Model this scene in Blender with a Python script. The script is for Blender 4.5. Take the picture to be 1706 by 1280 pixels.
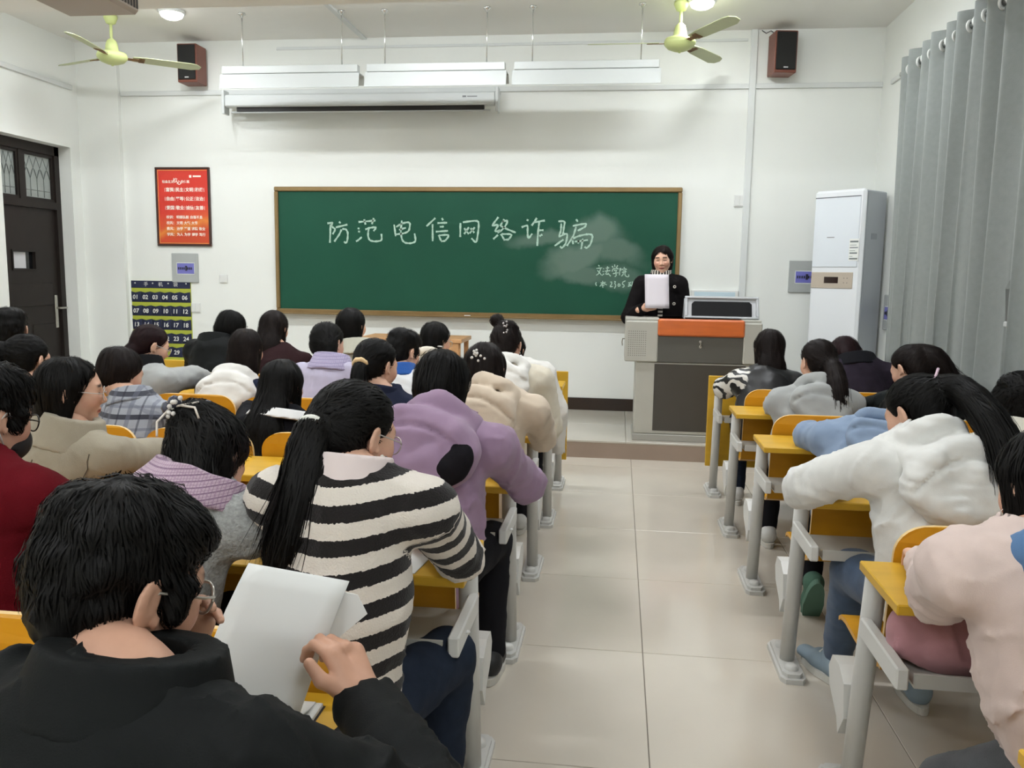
import bpy, bmesh, math, random
import numpy as np
from mathutils import Matrix, Vector

random.seed(7)
RNG = np.random.default_rng(11)
SC = bpy.context.scene
COL = SC.collection
for _o in list(bpy.data.objects):
    bpy.data.objects.remove(_o)

# ------------------------------------------------------------------ camera
# phone photograph taken standing at the back of the aisle, 1.46 m above the floor
cam_d = bpy.data.cameras.new('camera')
cam = bpy.data.objects.new('camera', cam_d)
COL.objects.link(cam)
cam_d.sensor_width = 36.0
cam_d.lens = 36.0 * 1395.3 / 1706.0
cam_d.clip_start = 0.02
_yaw, _pitch, _roll = 0.1246, 0.1309, 0.015
_f = np.array([-math.sin(_yaw) * math.cos(_pitch), math.cos(_yaw) * math.cos(_pitch), -math.sin(_pitch)])
_r = np.array([math.cos(_yaw), math.sin(_yaw), 0.0])
_u = np.cross(_r, _f)
_r2 = math.cos(_roll) * _r + math.sin(_roll) * _u
_u2 = -math.sin(_roll) * _r + math.cos(_roll) * _u
_m = Matrix(((_r2[0], _u2[0], -_f[0], 0.0), (_r2[1], _u2[1], -_f[1], 0.0), (_r2[2], _u2[2], -_f[2], 1.4623), (0, 0, 0, 1)))
cam.matrix_world = _m
SC.camera = cam

# ------------------------------------------------------------------ world, exposure
wd = bpy.data.worlds.new('world')
SC.world = wd
wd.use_nodes = True
wd.node_tree.nodes['Background'].inputs[0].default_value = (0.02, 0.025, 0.035, 1)   # night outside
wd.node_tree.nodes['Background'].inputs[1].default_value = 0.3
SC.view_settings.view_transform = 'Standard'
SC.view_settings.look = 'None'
SC.view_settings.gamma = 1.0
SC.view_settings.use_curve_mapping = False
SC.view_settings.exposure = 0.11

# two small round lamps by the front wall; unseen ceiling battens added for brightness
LAMP_XY = [(-3.96, 7.25), (0.6, 7.31)]
LAMP_W = 7.0
ADDED_BATTEN_XY = [(x, y) for y in (6.1, 3.5, -0.4) for x in (-4.0, -1.6, 0.8)]
ADDED_BATTEN_W = 20.0
LAMP_COL = (0.955, 0.985, 1.03)

# ------------------------------------------------------------------ materials
def lin(c):
    out = []
    for v in c[:3]:
        v = v / 255.0
        out.append(v / 12.92 if v <= 0.04045 else ((v + 0.055) / 1.055) ** 2.4)
    return tuple(out) + (1.0,)

MATS = {}
def mat(name, col, rough=0.6, metal=0.0, var=0.0, vscale=6.0, bump=0.0, bscale=80.0, spec=0.5, coat=0.0,
        stretch=(1, 1, 1), emit=0.0, trans=0.0, sheen=0.0, attr=None, detail=3.0):
    if name in MATS:
        return MATS[name]
    m = bpy.data.materials.new(name)
    m.use_nodes = True
    nt = m.node_tree
    b = nt.nodes['Principled BSDF']
    c = lin(col)
    b.inputs['Base Color'].default_value = c
    b.inputs['Roughness'].default_value = rough
    b.inputs['Metallic'].default_value = metal
    b.inputs['Specular IOR Level'].default_value = spec
    if coat: b.inputs['Coat Weight'].default_value = coat
    if trans: b.inputs['Transmission Weight'].default_value = trans
    if sheen:
        b.inputs['Sheen Weight'].default_value = sheen
        b.inputs['Sheen Roughness'].default_value = 0.6
    if emit:
        b.inputs['Emission Color'].default_value = c
        b.inputs['Emission Strength'].default_value = emit
    tc = nt.nodes.new('ShaderNodeTexCoord')
    mp = nt.nodes.new('ShaderNodeMapping')
    mp.inputs['Scale'].default_value = stretch
    nt.links.new(tc.outputs['Object'], mp.inputs['Vector'])
    src = None
    if attr:
        at = nt.nodes.new('ShaderNodeAttribute')
        at.attribute_name = attr
        src = at.outputs['Color']
        nt.links.new(src, b.inputs['Base Color'])
    if var:
        n = nt.nodes.new('ShaderNodeTexNoise')
        n.inputs['Scale'].default_value = vscale
        n.inputs['Detail'].default_value = detail
        nt.links.new(mp.outputs[0], n.inputs['Vector'])
        r = nt.nodes.new('ShaderNodeMapRange')
        r.inputs[1].default_value = 0.25; r.inputs[2].default_value = 0.75
        r.inputs[3].default_value = 1.0 - var; r.inputs[4].default_value = 1.0 + var
        nt.links.new(n.outputs['Fac'], r.inputs[0])
        mx = nt.nodes.new('ShaderNodeMix'); mx.data_type = 'RGBA'; mx.blend_type = 'MULTIPLY'
        mx.inputs[0].default_value = 1.0
        if src: nt.links.new(src, mx.inputs[6])
        else: mx.inputs[6].default_value = c
        nt.links.new(r.outputs[0], mx.inputs[7])
        nt.links.new(mx.outputs[2], b.inputs['Base Color'])
    if bump:
        n2 = nt.nodes.new('ShaderNodeTexNoise')
        n2.inputs['Scale'].default_value = bscale
        n2.inputs['Detail'].default_value = 4.0
        nt.links.new(mp.outputs[0], n2.inputs['Vector'])
        bp = nt.nodes.new('ShaderNodeBump')
        bp.inputs['Strength'].default_value = bump
        bp.inputs['Distance'].default_value = 0.004
        nt.links.new(n2.outputs['Fac'], bp.inputs['Height'])
        nt.links.new(bp.outputs[0], b.inputs['Normal'])
    MATS[name] = m
    return m

# ------------------------------------------------------------------ object helpers
def prop(o, label=None, cat=None, group=None, kind=None):
    if label: o['label'] = label
    if cat: o['category'] = cat
    if group: o['group'] = group
    if kind: o['kind'] = kind
    return o

def thing(name, label, cat, loc=(0, 0, 0), rz=0.0, group=None):
    o = bpy.data.objects.new(name, None)
    o.empty_display_size = 0.1
    COL.objects.link(o)
    o.location = loc
    o.rotation_euler = (0, 0, rz)
    return prop(o, label, cat, group)

def link(name, me, m=None, parent=None, loc=None, rot=None, smooth=False):
    if m is not None and not me.materials:
        for mm in (m if isinstance(m, (list, tuple)) else [m]):
            me.materials.append(mm)
    o = bpy.data.objects.new(name, me)
    COL.objects.link(o)
    if parent: o.parent = parent
    if loc is not None: o.location = loc
    if rot is not None: o.rotation_euler = rot
    return o

def np_mesh(name, V, F, smooth=True, col=None, mat_idx=None):
    """F: (n,4) or (n,3) int array, or list of such arrays"""
    if not isinstance(F, (list, tuple)): F = [F]
    F = [f for f in F if len(f)]
    me = bpy.data.meshes.new(name)
    V = np.asarray(V, dtype=np.float32)
    me.vertices.add(len(V)); me.vertices.foreach_set('co', V.ravel())
    nl = sum(f.size for f in F); npoly = sum(len(f) for f in F)
    me.loops.add(nl); me.polygons.add(npoly)
    idx = np.concatenate([f.ravel() for f in F]).astype(np.int32)
    tot = np.concatenate([np.full(len(f), f.shape[1], np.int32) for f in F])
    st = np.concatenate([[0], np.cumsum(tot)[:-1]]).astype(np.int32)
    me.loops.foreach_set('vertex_index', idx)
    me.polygons.foreach_set('loop_start', st)
    me.polygons.foreach_set('use_smooth', np.full(npoly, smooth))
    if mat_idx is not None: me.polygons.foreach_set('material_index', np.asarray(mat_idx, np.int32))
    me.update(calc_edges=True)
    if col is not None:
        a = me.attributes.new('Col', 'FLOAT_COLOR', 'POINT')
        c4 = np.ones((len(V), 4), np.float32); c4[:, :3] = col
        a.data.foreach_set('color', c4.ravel())
    return me

class MB:
    """collects simple solids into one mesh"""
    def __init__(self): self.v = []; self.f = []; self.sm = []
    def add(self, vs, fs, smooth=False):
        n = len(self.v); self.v += [tuple(p) for p in vs]
        self.f += [tuple(i + n for i in f) for f in fs]; self.sm += [smooth] * len(fs)
        return self
    def box(self, x0, x1, y0, y1, z0, z1, b=0.0):
        if x1 < x0: x0, x1 = x1, x0
        if y1 < y0: y0, y1 = y1, y0
        if z1 < z0: z0, z1 = z1, z0
        b = min(b, (x1 - x0) * .45, (y1 - y0) * .45, (z1 - z0) * .45)
        if b <= 0:
            vs = [(x, y, z) for z in (z0, z1) for y in (y0, y1) for x in (x0, x1)]
            return self.add(vs, [(0, 2, 3, 1), (4, 5, 7, 6), (0, 1, 5, 4), (2, 6, 7, 3), (0, 4, 6, 2), (1, 3, 7, 5)])
        vs = []; X = (x0, x1); Y = (y0, y1); Z = (z0, z1); idx = {}
        for i in (0, 1):
            for j in (0, 1):
                for k in (0, 1):
                    sx = b if i == 0 else -b; sy = b if j == 0 else -b; sz = b if k == 0 else -b
                    idx[i, j, k, 0] = len(vs); vs.append((X[i], Y[j] + sy, Z[k] + sz))
                    idx[i, j, k, 1] = len(vs); vs.append((X[i] + sx, Y[j], Z[k] + sz))
                    idx[i, j, k, 2] = len(vs); vs.append((X[i] + sx, Y[j] + sy, Z[k]))
        fs = []
        g = lambda i, j, k, a: idx[i, j, k, a]
        for i in (0, 1): fs.append([g(i, 0, 0, 0), g(i, 1, 0, 0), g(i, 1, 1, 0), g(i, 0, 1, 0)])
        for j in (0, 1): fs.append([g(0, j, 0, 1), g(1, j, 0, 1), g(1, j, 1, 1), g(0, j, 1, 1)])
        for k in (0, 1): fs.append([g(0, 0, k, 2), g(1, 0, k, 2), g(1, 1, k, 2), g(0, 1, k, 2)])
        for i in (0, 1):
            for j in (0, 1): fs.append([g(i, j, 0, 0), g(i, j, 1, 0), g(i, j, 1, 1), g(i, j, 0, 1)])
            for k in (0, 1): fs.append([g(i, 0, k, 0), g(i, 1, k, 0), g(i, 1, k, 2), g(i, 0, k, 2)])
        for j in (0, 1):
            for k in (0, 1): fs.append([g(0, j, k, 1), g(1, j, k, 1), g(1, j, k, 2), g(0, j, k, 2)])
        for i in (0, 1):
            for j in (0, 1):
                for k in (0, 1): fs.append([g(i, j, k, 0), g(i, j, k, 1), g(i, j, k, 2)])
        c = np.array([(x0 + x1) / 2, (y0 + y1) / 2, (z0 + z1) / 2]); A = np.array(vs); out = []
        for f in fs:
            p = A[f]; n = np.cross(p[1] - p[0], p[2] - p[0])
            out.append(f if np.dot(n, p.mean(0) - c) > 0 else f[::-1])
        return self.add(vs, out)
    def tube(self, pts, r, n=10, caps=True):
        pts = [np.array(p, float) for p in pts]
        rs = r if isinstance(r, (list, tuple)) else [r] * len(pts)
        vs = []; up = np.array([0.0, 0.0, 1.0]); side = None
        for i, p in enumerate(pts):
            t = pts[min(i + 1, len(pts) - 1)] - pts[max(i - 1, 0)]
            t = t / (np.linalg.norm(t) + 1e-12)
            if side is None:
                a = up if abs(t[2]) < .9 else np.array([1.0, 0, 0])
                side = np.cross(t, a)
            side = side - t * np.dot(side, t); side /= np.linalg.norm(side) + 1e-12
            o = np.cross(t, side)
            for j in range(n):
                a = 2 * math.pi * j / n
                vs.append(p + rs[i] * (math.cos(a) * side + math.sin(a) * o))
        fs = []
        for i in range(len(pts) - 1):
            for j in range(n):
                k = (j + 1) % n
                fs.append((i * n + k, i * n + j, (i + 1) * n + j, (i + 1) * n + k))
        self.add(vs, fs, True)
        if caps:
            m = len(self.v) - len(vs)
            self.f += [tuple(m + j for j in range(n)), tuple(m + (len(pts) - 1) * n + j for j in reversed(range(n)))]
            self.sm += [False, False]
        return self
    def lathe(self, prof, c=(0, 0, 0), n=20, smooth=True):
        vs = []
        for r, z in prof:
            for j in range(n):
                a = 2 * math.pi * j / n
                vs.append((c[0] + r * math.cos(a), c[1] + r * math.sin(a), c[2] + z))
        fs = [(i * n + j, i * n + (j + 1) % n, (i + 1) * n + (j + 1) % n, (i + 1) * n + j) for i in range(len(prof) - 1) for j in range(n)]
        return self.add(vs, fs, smooth)
    def prism(self, poly, axis, a0, a1):
        """poly: 2D outline; axis: 0/1/2 = extrusion axis between a0 and a1"""
        n = len(poly); vs = []
        for a in (a0, a1):
            for (u, v) in poly:
                vs.append({0: (a, u, v), 1: (u, a, v), 2: (u, v, a)}[axis])
        ar = sum(poly[i][0] * poly[(i + 1) % n][1] - poly[(i + 1) % n][0] * poly[i][1] for i in range(n))
        flip = (ar > 0) ^ (axis == 1)
        fs = [tuple(range(n))[::-1], tuple(range(n, 2 * n))] + [(i, (i + 1) % n, n + (i + 1) % n, n + i) for i in range(n)]
        if not flip: fs = [f[::-1] for f in fs]
        if axis == 1: pass
        return self.add(vs, fs)
    def mesh(self, name):
        me = bpy.data.meshes.new(name)
        me.from_pydata([tuple(map(float, p)) for p in self.v], [], self.f)
        me.polygons.foreach_set('use_smooth', self.sm)
        me.update()
        return me
    def build(self, name, m, parent=None, loc=None, rot=None):
        return link(name, self.mesh(name), m, parent, loc, rot)

def struct(name, mb, m, parent=None, label=None, cat=None):
    o = mb.build(name, m, parent)
    o['kind'] = 'structure'
    if label: o['label'] = label
    if cat: o['category'] = cat
    return o

def text_mesh(s, size, depth=0.0008, bold=0.0):
    c = bpy.data.curves.new('lettering', 'FONT')
    c.body = s; c.size = size; c.align_x = 'CENTER'; c.align_y = 'CENTER'
    c.extrude = depth; c.resolution_u = 2; c.offset = bold
    o = bpy.data.objects.new('lettering', c); COL.objects.link(o)
    bpy.context.view_layer.update()
    dg = bpy.context.evaluated_depsgraph_get()
    me = bpy.data.meshes.new_from_object(o.evaluated_get(dg))
    bpy.data.objects.remove(o)
    return me

def wall_text(name, s, size, x, z, y, m, parent, bold=0.0, rot=(math.pi / 2, 0, 0)):
    return link(name, text_mesh(s, size, bold=bold), m, parent, (x, y, z), rot)
# ================================================================== SDF modelling tools (numpy)
_NT = RNG.random((32, 32, 32)).astype(np.float32) * 2 - 1
def noise(P, s=1.0, off=0.0):
    q = P * s + off
    i = np.floor(q).astype(np.int32); f = q - i; f = f * f * (3 - 2 * f)
    a = i & 31; b = (i + 1) & 31
    x, y, z = f[:, 0], f[:, 1], f[:, 2]
    g = lambda X, Y, Z: _NT[X, Y, Z]
    c00 = g(a[:, 0], a[:, 1], a[:, 2]) * (1 - x) + g(b[:, 0], a[:, 1], a[:, 2]) * x
    c10 = g(a[:, 0], b[:, 1], a[:, 2]) * (1 - x) + g(b[:, 0], b[:, 1], a[:, 2]) * x
    c01 = g(a[:, 0], a[:, 1], b[:, 2]) * (1 - x) + g(b[:, 0], a[:, 1], b[:, 2]) * x
    c11 = g(a[:, 0], b[:, 1], b[:, 2]) * (1 - x) + g(b[:, 0], b[:, 1], b[:, 2]) * x
    return (c00 * (1 - y) + c10 * y) * (1 - z) + (c01 * (1 - y) + c11 * y) * z

A3 = lambda *v: np.array(v, float)
def nrm(v): return v / (np.linalg.norm(v) + 1e-12)

def rc(a, b, r1, r2, flat=None, s=1.0):
    """round cone a->b; flat = axis along which it is squeezed by the factor s"""
    a = np.asarray(a, float); b = np.asarray(b, float); ba = b - a; L = max(ba @ ba, 1e-9)
    fl = None if flat is None else nrm(np.asarray(flat, float))
    def f(P):
        pa = P - a
        h = np.clip(pa @ ba / L, 0, 1)
        q = pa - h[:, None] * ba
        if fl is not None:
            q = q + (q @ fl)[:, None] * fl * (1 / s - 1)
            return (np.sqrt((q * q).sum(1)) - (r1 + (r2 - r1) * h)) * min(1, s ** .5)
        return np.sqrt((q * q).sum(1)) - (r1 + (r2 - r1) * h)
    return f

def ell(c, r, R=None):
    c = np.asarray(c, float); r = np.asarray(r, float)
    def f(P):
        q = P - c
        if R is not None: q = q @ R
        k0 = np.sqrt(((q / r) ** 2).sum(1)); k1 = np.sqrt(((q / (r * r)) ** 2).sum(1)) + 1e-9
        return k0 * (k0 - 1) / k1
    return f

def torus(c, R, r, rot=None, sq=1.0):
    c = np.asarray(c, float)
    def f(P):
        q = P - c
        if rot is not None: q = q @ rot
        l = np.sqrt(q[:, 0] ** 2 + q[:, 1] ** 2) - R
        return np.sqrt(l * l + (q[:, 2] / sq) ** 2) - r
    return f

def plane(p, n):
    p = np.asarray(p, float); n = nrm(np.asarray(n, float))
    return lambda P: (P - p) @ n

def smin(a, b, k):
    if k <= 0: return np.minimum(a, b)
    h = np.clip(.5 + .5 * (b - a) / k, 0, 1)
    return b * (1 - h) + a * h - k * h * (1 - h)

class Sdf:
    def __init__(self): self.o = []
    def u(self, f, k=0.03): self.o.append(('u', f, k)); return self
    def sub(self, f, k=0.01): self.o.append(('s', f, k)); return self
    def cap(self, f, k=0.01): self.o.append(('i', f, k)); return self
    def disp(self, f): self.o.append(('d', f, 0)); return self
    def __call__(self, P):
        d = None
        for op, f, k in self.o:
            e = f(P)
            if op == 'u': d = e if d is None else smin(d, e, k)
            elif op == 's': d = -smin(-d, e, k)
            elif op == 'i': d = -smin(-d, -e, k)
            else: d = d + e
        return d

_E = [(a, b) for a in range(8) for b in range(a + 1, 8) if bin(a ^ b).count('1') == 1]
def surf(f, lo, hi, vox):
    lo = np.asarray(lo, float); hi = np.asarray(hi, float); B = 4
    nb = np.maximum(np.ceil((hi - lo) / (vox * B)).astype(int), 1); n = nb * B
    c = np.stack(np.meshgrid(*[lo[i] + (np.arange(nb[i]) * B + (B - 1) / 2) * vox for i in range(3)], indexing='ij'), -1).reshape(-1, 3)
    fc = f(c)
    act = np.abs(fc) < vox * B * 1.3 + 0.012
    act3 = act.reshape(nb); fc3 = fc.reshape(nb)
    rep = lambda a: np.repeat(np.repeat(np.repeat(a, B, 0), B, 1), B, 2)
    F = rep(fc3).astype(np.float32)
    ii = np.argwhere(rep(act3))
    F[ii[:, 0], ii[:, 1], ii[:, 2]] = f(lo + ii * vox)
    ins = F < 0
    s = [ins[(q & 1):n[0] - 1 + (q & 1), (q >> 1 & 1):n[1] - 1 + (q >> 1 & 1), (q >> 2):n[2] - 1 + (q >> 2)] for q in range(8)]
    al = s[0].copy(); an = s[0].copy()
    for q in s[1:]: al &= q; an |= q
    cells = np.argwhere(an & ~al)
    if len(cells) == 0: return np.zeros((0, 3)), np.zeros((0, 4), int)
    off = np.array([[q & 1, q >> 1 & 1, q >> 2] for q in range(8)])
    cv = np.stack([F[cells[:, 0] + o[0], cells[:, 1] + o[1], cells[:, 2] + o[2]] for o in off], 1)
    acc = np.zeros((len(cells), 3)); cnt = np.zeros(len(cells))
    for a, b in _E:
        va, vb = cv[:, a], cv[:, b]
        m = (va < 0) != (vb < 0)
        t = np.where(m, va / np.where(m, va - vb, 1), 0)
        p = off[a] + t[:, None] * (off[b] - off[a])
        acc[m] += p[m]; cnt += m
    V = lo + (cells + acc / np.maximum(cnt, 1)[:, None]) * vox
    ID = np.full((n[0], n[1], n[2]), -1, np.int32)
    ID[cells[:, 0], cells[:, 1], cells[:, 2]] = np.arange(len(cells))
    Q = []
    for ax in range(3):
        sl0 = [slice(1, -1)] * 3; sl1 = [slice(1, -1)] * 3
        sl0[ax] = slice(0, -1); sl1[ax] = slice(1, None)
        a = ins[tuple(sl0)]; b = ins[tuple(sl1)]
        e = np.argwhere(a != b)
        if len(e) == 0: continue
        sg = a[e[:, 0], e[:, 1], e[:, 2]]
        base = e + np.array([0 if i == ax else 1 for i in range(3)])
        u, v = (ax + 1) % 3, (ax + 2) % 3
        du = np.eye(3, dtype=int)[u]; dv = np.eye(3, dtype=int)[v]
        g = lambda c: ID[c[:, 0], c[:, 1], c[:, 2]]
        q = np.stack([g(base - du - dv), g(base - dv), g(base), g(base - du)], 1)
        q[~sg] = q[~sg][:, ::-1]
        Q.append(q[(q >= 0).all(1)])
    return V, np.concatenate(Q)

def grad(f, P, h=0.002):
    g = np.stack([f(P + np.eye(3)[i] * h) - f(P - np.eye(3)[i] * h) for i in range(3)], 1)
    return g / (np.linalg.norm(g, axis=1)[:, None] + 1e-9)

def ribbons(paths, nrmls, w, taper=True):
    """paths (n,m,3), normals (n,m,3) -> flat tapered strands"""
    n, m, _ = paths.shape
    t = np.gradient(paths, axis=1)
    side = np.cross(t, nrmls); side /= np.linalg.norm(side, axis=2)[..., None] + 1e-9
    prof = np.ones(m)
    if taper: prof = np.clip(np.minimum(np.linspace(.5, 3, m), np.linspace(3, .12, m)), 0, 1)
    ww = (np.broadcast_to(np.asarray(w), (n,))[:, None] * prof[None])[..., None] * .5
    V = np.stack([paths - side * ww, paths + side * ww], 2).reshape(-1, 3)
    i = (np.arange(n)[:, None] * m + np.arange(m - 1)[None]).ravel() * 2
    Q = np.stack([i, i + 1, i + 3, i + 2], 1)
    return V, Q

def join(parts):
    Vs = []; Fs = []; n = 0
    for V, F in parts:
        Vs.append(V); Fs.append(F + n); n += len(V)
    return np.concatenate(Vs), np.concatenate(Fs)

def rot_m(yaw, pitch, roll):
    """columns = local x,y,z of the head; degrees; yaw + = to the left, pitch + = looking down"""
    R = Matrix.Rotation(math.radians(yaw), 3, 'Z') @ Matrix.Rotation(math.radians(-pitch), 3, 'X') @ Matrix.Rotation(math.radians(roll), 3, 'Y')
    return np.array(R)
# ================================================================== the room
XL, XR, YF, YB, ZC = -5.5, 2.3, 8.2, -2.2, 3.7
WALLP = mat('wall_paint', (232, 234, 229), 0.75, var=0.02, vscale=1.3, bump=0.05, bscale=140)
CEILP = mat('ceiling_paint', (236, 235, 230), 0.85, var=0.02, vscale=1.0)
TRIMW = mat('white_trim', (205, 208, 204), 0.5)
GROUT = mat('grout', (120, 112, 102), 0.9)
TILE = mat('floor_tile', (204, 196, 182), 0.14, var=0.05, vscale=2.2, spec=0.5, detail=6)
DARKW = mat('dark_brown_paint', (34, 28, 25), 0.5, spec=.3, var=0.12, vscale=9)
BASEB = mat('dark_baseboard_tile', (46, 34, 28), 0.25, var=0.1)

floor = struct('floor', MB().box(XL - .25, XR + .2, YB - .2, YF + .2, -.2, -.004), GROUT,
               label='beige tiled classroom floor with thin dark joints', cat='floor')
_tile_me = MB().box(-.3985, .3985, -.4, .4, -.012, 0, .0015).mesh('tile'); _tile_me.materials.append(TILE)
_ty0 = 2.350; _tx0 = .136
_tiles = []
for i in range(-8, 4):
    for j in range(-6, 8):
        cx, cy = _tx0 + .8 * i + .4, _ty0 + .803 * j + .4015
        if cx - .4 < XL - .3 or cx + .4 > XR + .5 or cy + .4 < YB or cy - .4 > YF: continue
        t = link('tile', _tile_me, parent=floor, loc=(cx, cy, 0)); t.scale = (1, 1, 1)

def wallbox(name, boxes, label):
    mb = MB()
    for b in boxes: mb.box(*b)
    return struct(name, mb, WALLP, label=label, cat='wall')
wallbox('wall_front', [(XL - .2, XR + .2, YF, YF + .2, 0, ZC)], 'white painted front wall behind the green blackboard')
DY0, DY1, DZ = 7.02, 8.0, 2.65
wallbox('wall_left', [(XL - .25, XL, YB, DY0, 0, ZC), (XL - .25, XL, DY1, YF, 0, ZC), (XL - .25, XL, DY0, DY1, DZ, ZC)],
        'white painted left wall with the dark door')
WY0, WY1, WZ0, WZ1 = 1.2, 6.95, .78, 3.0
wallbox('wall_right', [(XR, XR + .2, YB, WY0, 0, ZC), (XR, XR + .2, WY1, YF, 0, ZC), (XR, XR + .2, WY0, WY1, 0, WZ0), (XR, XR + .2, WY0, WY1, WZ1, ZC)],
        'white painted right wall with curtained window')
wallbox('wall_back', [(XL - .2, XR + .2, YB - .2, YB, 0, ZC)], 'white painted rear wall')
struct('ceiling', MB().box(XL - .2, XR + .2, YB - .2, YF + .2, ZC, ZC + .15), CEILP, label='pale grey painted ceiling', cat='ceiling')
struct('trim_1', MB().box(XL, XR, 5.2, 5.58, 3.2, ZC).box(XL, XR, 1.2, 1.58, 3.2, ZC), CEILP, label='painted concrete ceiling beams', cat='beam')
# shallow pilaster in the far left corner
struct('trim_2', MB().box(XL, -5.06, YF - .05, YF, 0, ZC), WALLP, label='shallow white pilaster in the far left corner', cat='pilaster')
# cable rail round the room
RAILM = mat('cable_rail', (216, 219, 217), 0.55)
struct('trim_3', MB().box(-5.05, XR, YF - .02, YF, 3.18, 3.225, .004), RAILM, label='thin pale cable rail along the front wall', cat='rail')
struct('trim_4', MB().box(XL, XL + .03, -1.0, 8.05, 3.215, 3.26, .004), RAILM, label='thin pale cable rail along the left wall', cat='rail')
struct('trim_5', MB().box(XR - .02, XR, 7.0, 7.9, 3.14, 3.18, .004), RAILM, label='short pale cable rail on the right wall', cat='rail')
struct('trim_6', MB().box(1.125, 1.185, YF - .025, YF, .15, ZC, .004), RAILM, label='vertical white cable duct running down the front wall', cat='duct')
struct('trim_7', MB().box(-2.54, -2.49, 5.6, YF, ZC - .02, ZC, .003), RAILM, label='straight cable duct on the ceiling above the blackboard lights', cat='duct')
struct('trim_8', MB().box(-3.4, 1.1, YF - .012, YF, 3.60, 3.625, .003), RAILM, label='thin cable moulding just below the ceiling on the front wall', cat='moulding')
# platform under the blackboard
PLZ = .142
PLATM = mat('platform_riser', (150, 132, 118), 0.35, var=0.06, vscale=4)
plat = struct('platform', MB().box(-4.35, XR, 6.65, YF, 0, PLZ - .012), PLATM, label='low tiled teaching platform under the blackboard', cat='platform')
_pt = MB().box(-.3985, .3985, -.385, .385, -.016, 0, .002).mesh('tile'); _pt.materials.append(mat('platform_tile', (186, 180, 168), 0.18, var=0.04, vscale=2))
for i in range(9):
    for j in range(2):
        link('tile', _pt, parent=plat, loc=(-4.35 + .4 + .735 * i, 6.645 + .388 + .776 * j, PLZ)).scale = (.735 / .8, 1, 1)
struct('baseboard_front', MB().box(-4.35, XR, YF - .02, YF, PLZ, .262, .003).box(-5.05, -4.35, YF - .02, YF, 0, .13, .003), BASEB, label='dark brown baseboard along the front wall', cat='baseboard')
struct('baseboard_left', MB().box(XL, XL + .02, YB, DY0, 0, .12, .003), BASEB, label='dark brown baseboard along the left wall', cat='baseboard')
struct('baseboard_right', MB().box(XR - .02, XR, YB, 6.64, 0, .12, .003), BASEB, label='dark brown baseboard along the right wall', cat='baseboard')

# ---------------------------------------------------------------- door with transom
door = bpy.data.objects.new('door_1', None); COL.objects.link(door); door.location = (-5.66, 7.5, 0)
prop(door, 'dark brown door with small window and patterned glass transom', 'door', kind='structure')
fr = MB()
fr.box(-.06, .03, -.48, -.385, 0, 2.65).box(-.06, .03, .43, .5, 0, 2.65).box(-.06, .03, -.48, .5, 2.56, 2.65).box(-.06, .035, -.385, .43, 2.03, 2.1)
fr.box(-.05, .02, -.07, .0, 2.1, 2.56)
fr.build('door_frame', DARKW, door)
for (a, b) in ((-.385, -.07), (0, .43)):
    MB().box(-.03, .012, a, b, 2.1, 2.13).box(-.03, .012, a, b, 2.53, 2.56).box(-.03, .012, a, a + .025, 2.13, 2.53).box(-.03, .012, b - .025, b, 2.13, 2.53).build('sash', DARKW, door)
    pane = MB().box(-.018, -.012, a + .02, b - .02, 2.12, 2.54).build('pane', mat('frosted_glass', (150, 156, 152), 0.25, var=0.12, vscale=7), door)
    # lattice of arches printed on the frosted pane
    lt = MB(); w = (b - a - .05) / 4
    for q in range(4):
        x0 = a + .025 + q * w
        arc = [(-.010, x0 + w * t, 2.14 + (.17 + .1 * math.sin(math.pi * t)) if 0 < t < 1 else 2.14 + .17) for t in np.linspace(0, 1, 7)]
        lt.tube(arc, .0028, 5)
        lt.tube([(-.010, x0, 2.14), (-.010, x0, 2.31)], .0028, 5)
        lt.tube([(-.010, x0, 2.31), (-.010, x0 + w, 2.52)], .0022, 5)
        lt.tube([(-.010, x0 + w, 2.31), (-.010, x0, 2.52)], .0022, 5)
        lt.tube([(-.010, x0, 2.2), (-.010, x0 + w, 2.2)], .0022, 5)
    lt.build('lattice', mat('lattice_grey', (96, 102, 100), 0.4), pane)
leaf = MB()
leaf.box(-.045, .0, -.385, -.2, 0, 2.03).box(-.045, 0, .1, .43, 0, 2.03).box(-.045, 0, -.2, .1, 0, 1.44).box(-.045, 0, -.2, .1, 1.605, 2.03)
leaf.box(0, .008, .02, .34, .25, .9, .006).box(0, .008, -.34, -.06, .25, .9, .006).box(0, .008, -.34, .34, 1.08, 1.3, .006)
leaf = leaf.build('door_leaf', DARKW, door)
MB().box(0, .012, -.215, .115, 1.425, 1.44).box(0, .012, -.215, .115, 1.605, 1.62).box(0, .012, -.215, -.2, 1.44, 1.605).box(0, .012, .1, .115, 1.44, 1.605).build('window_bead', DARKW, leaf)
MB().box(-.03, -.024, -.2, .1, 1.44, 1.605).build('pane', mat('dark_glass', (18, 20, 22), 0.08, spec=.6), leaf)
MB().box(-.022, -.019, -.195, .0, 1.445, 1.60).build('paper', mat('door_paper', (205, 205, 208), 0.8), leaf)
hd = MB().box(0, .012, .352, .392, .85, 1.18, .004).tube([(.012, .372, 1.05), (.05, .372, 1.05), (.055, .36, 1.05), (.055, .47, 1.05)], .009, 8).lathe([(0, 0), (.009, 0), (.009, .012), (0, .012)], (.012, .372, .92), 8)
hd.build('handle', mat('brushed_steel', (190, 188, 180), 0.35, 0.9), leaf)

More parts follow.
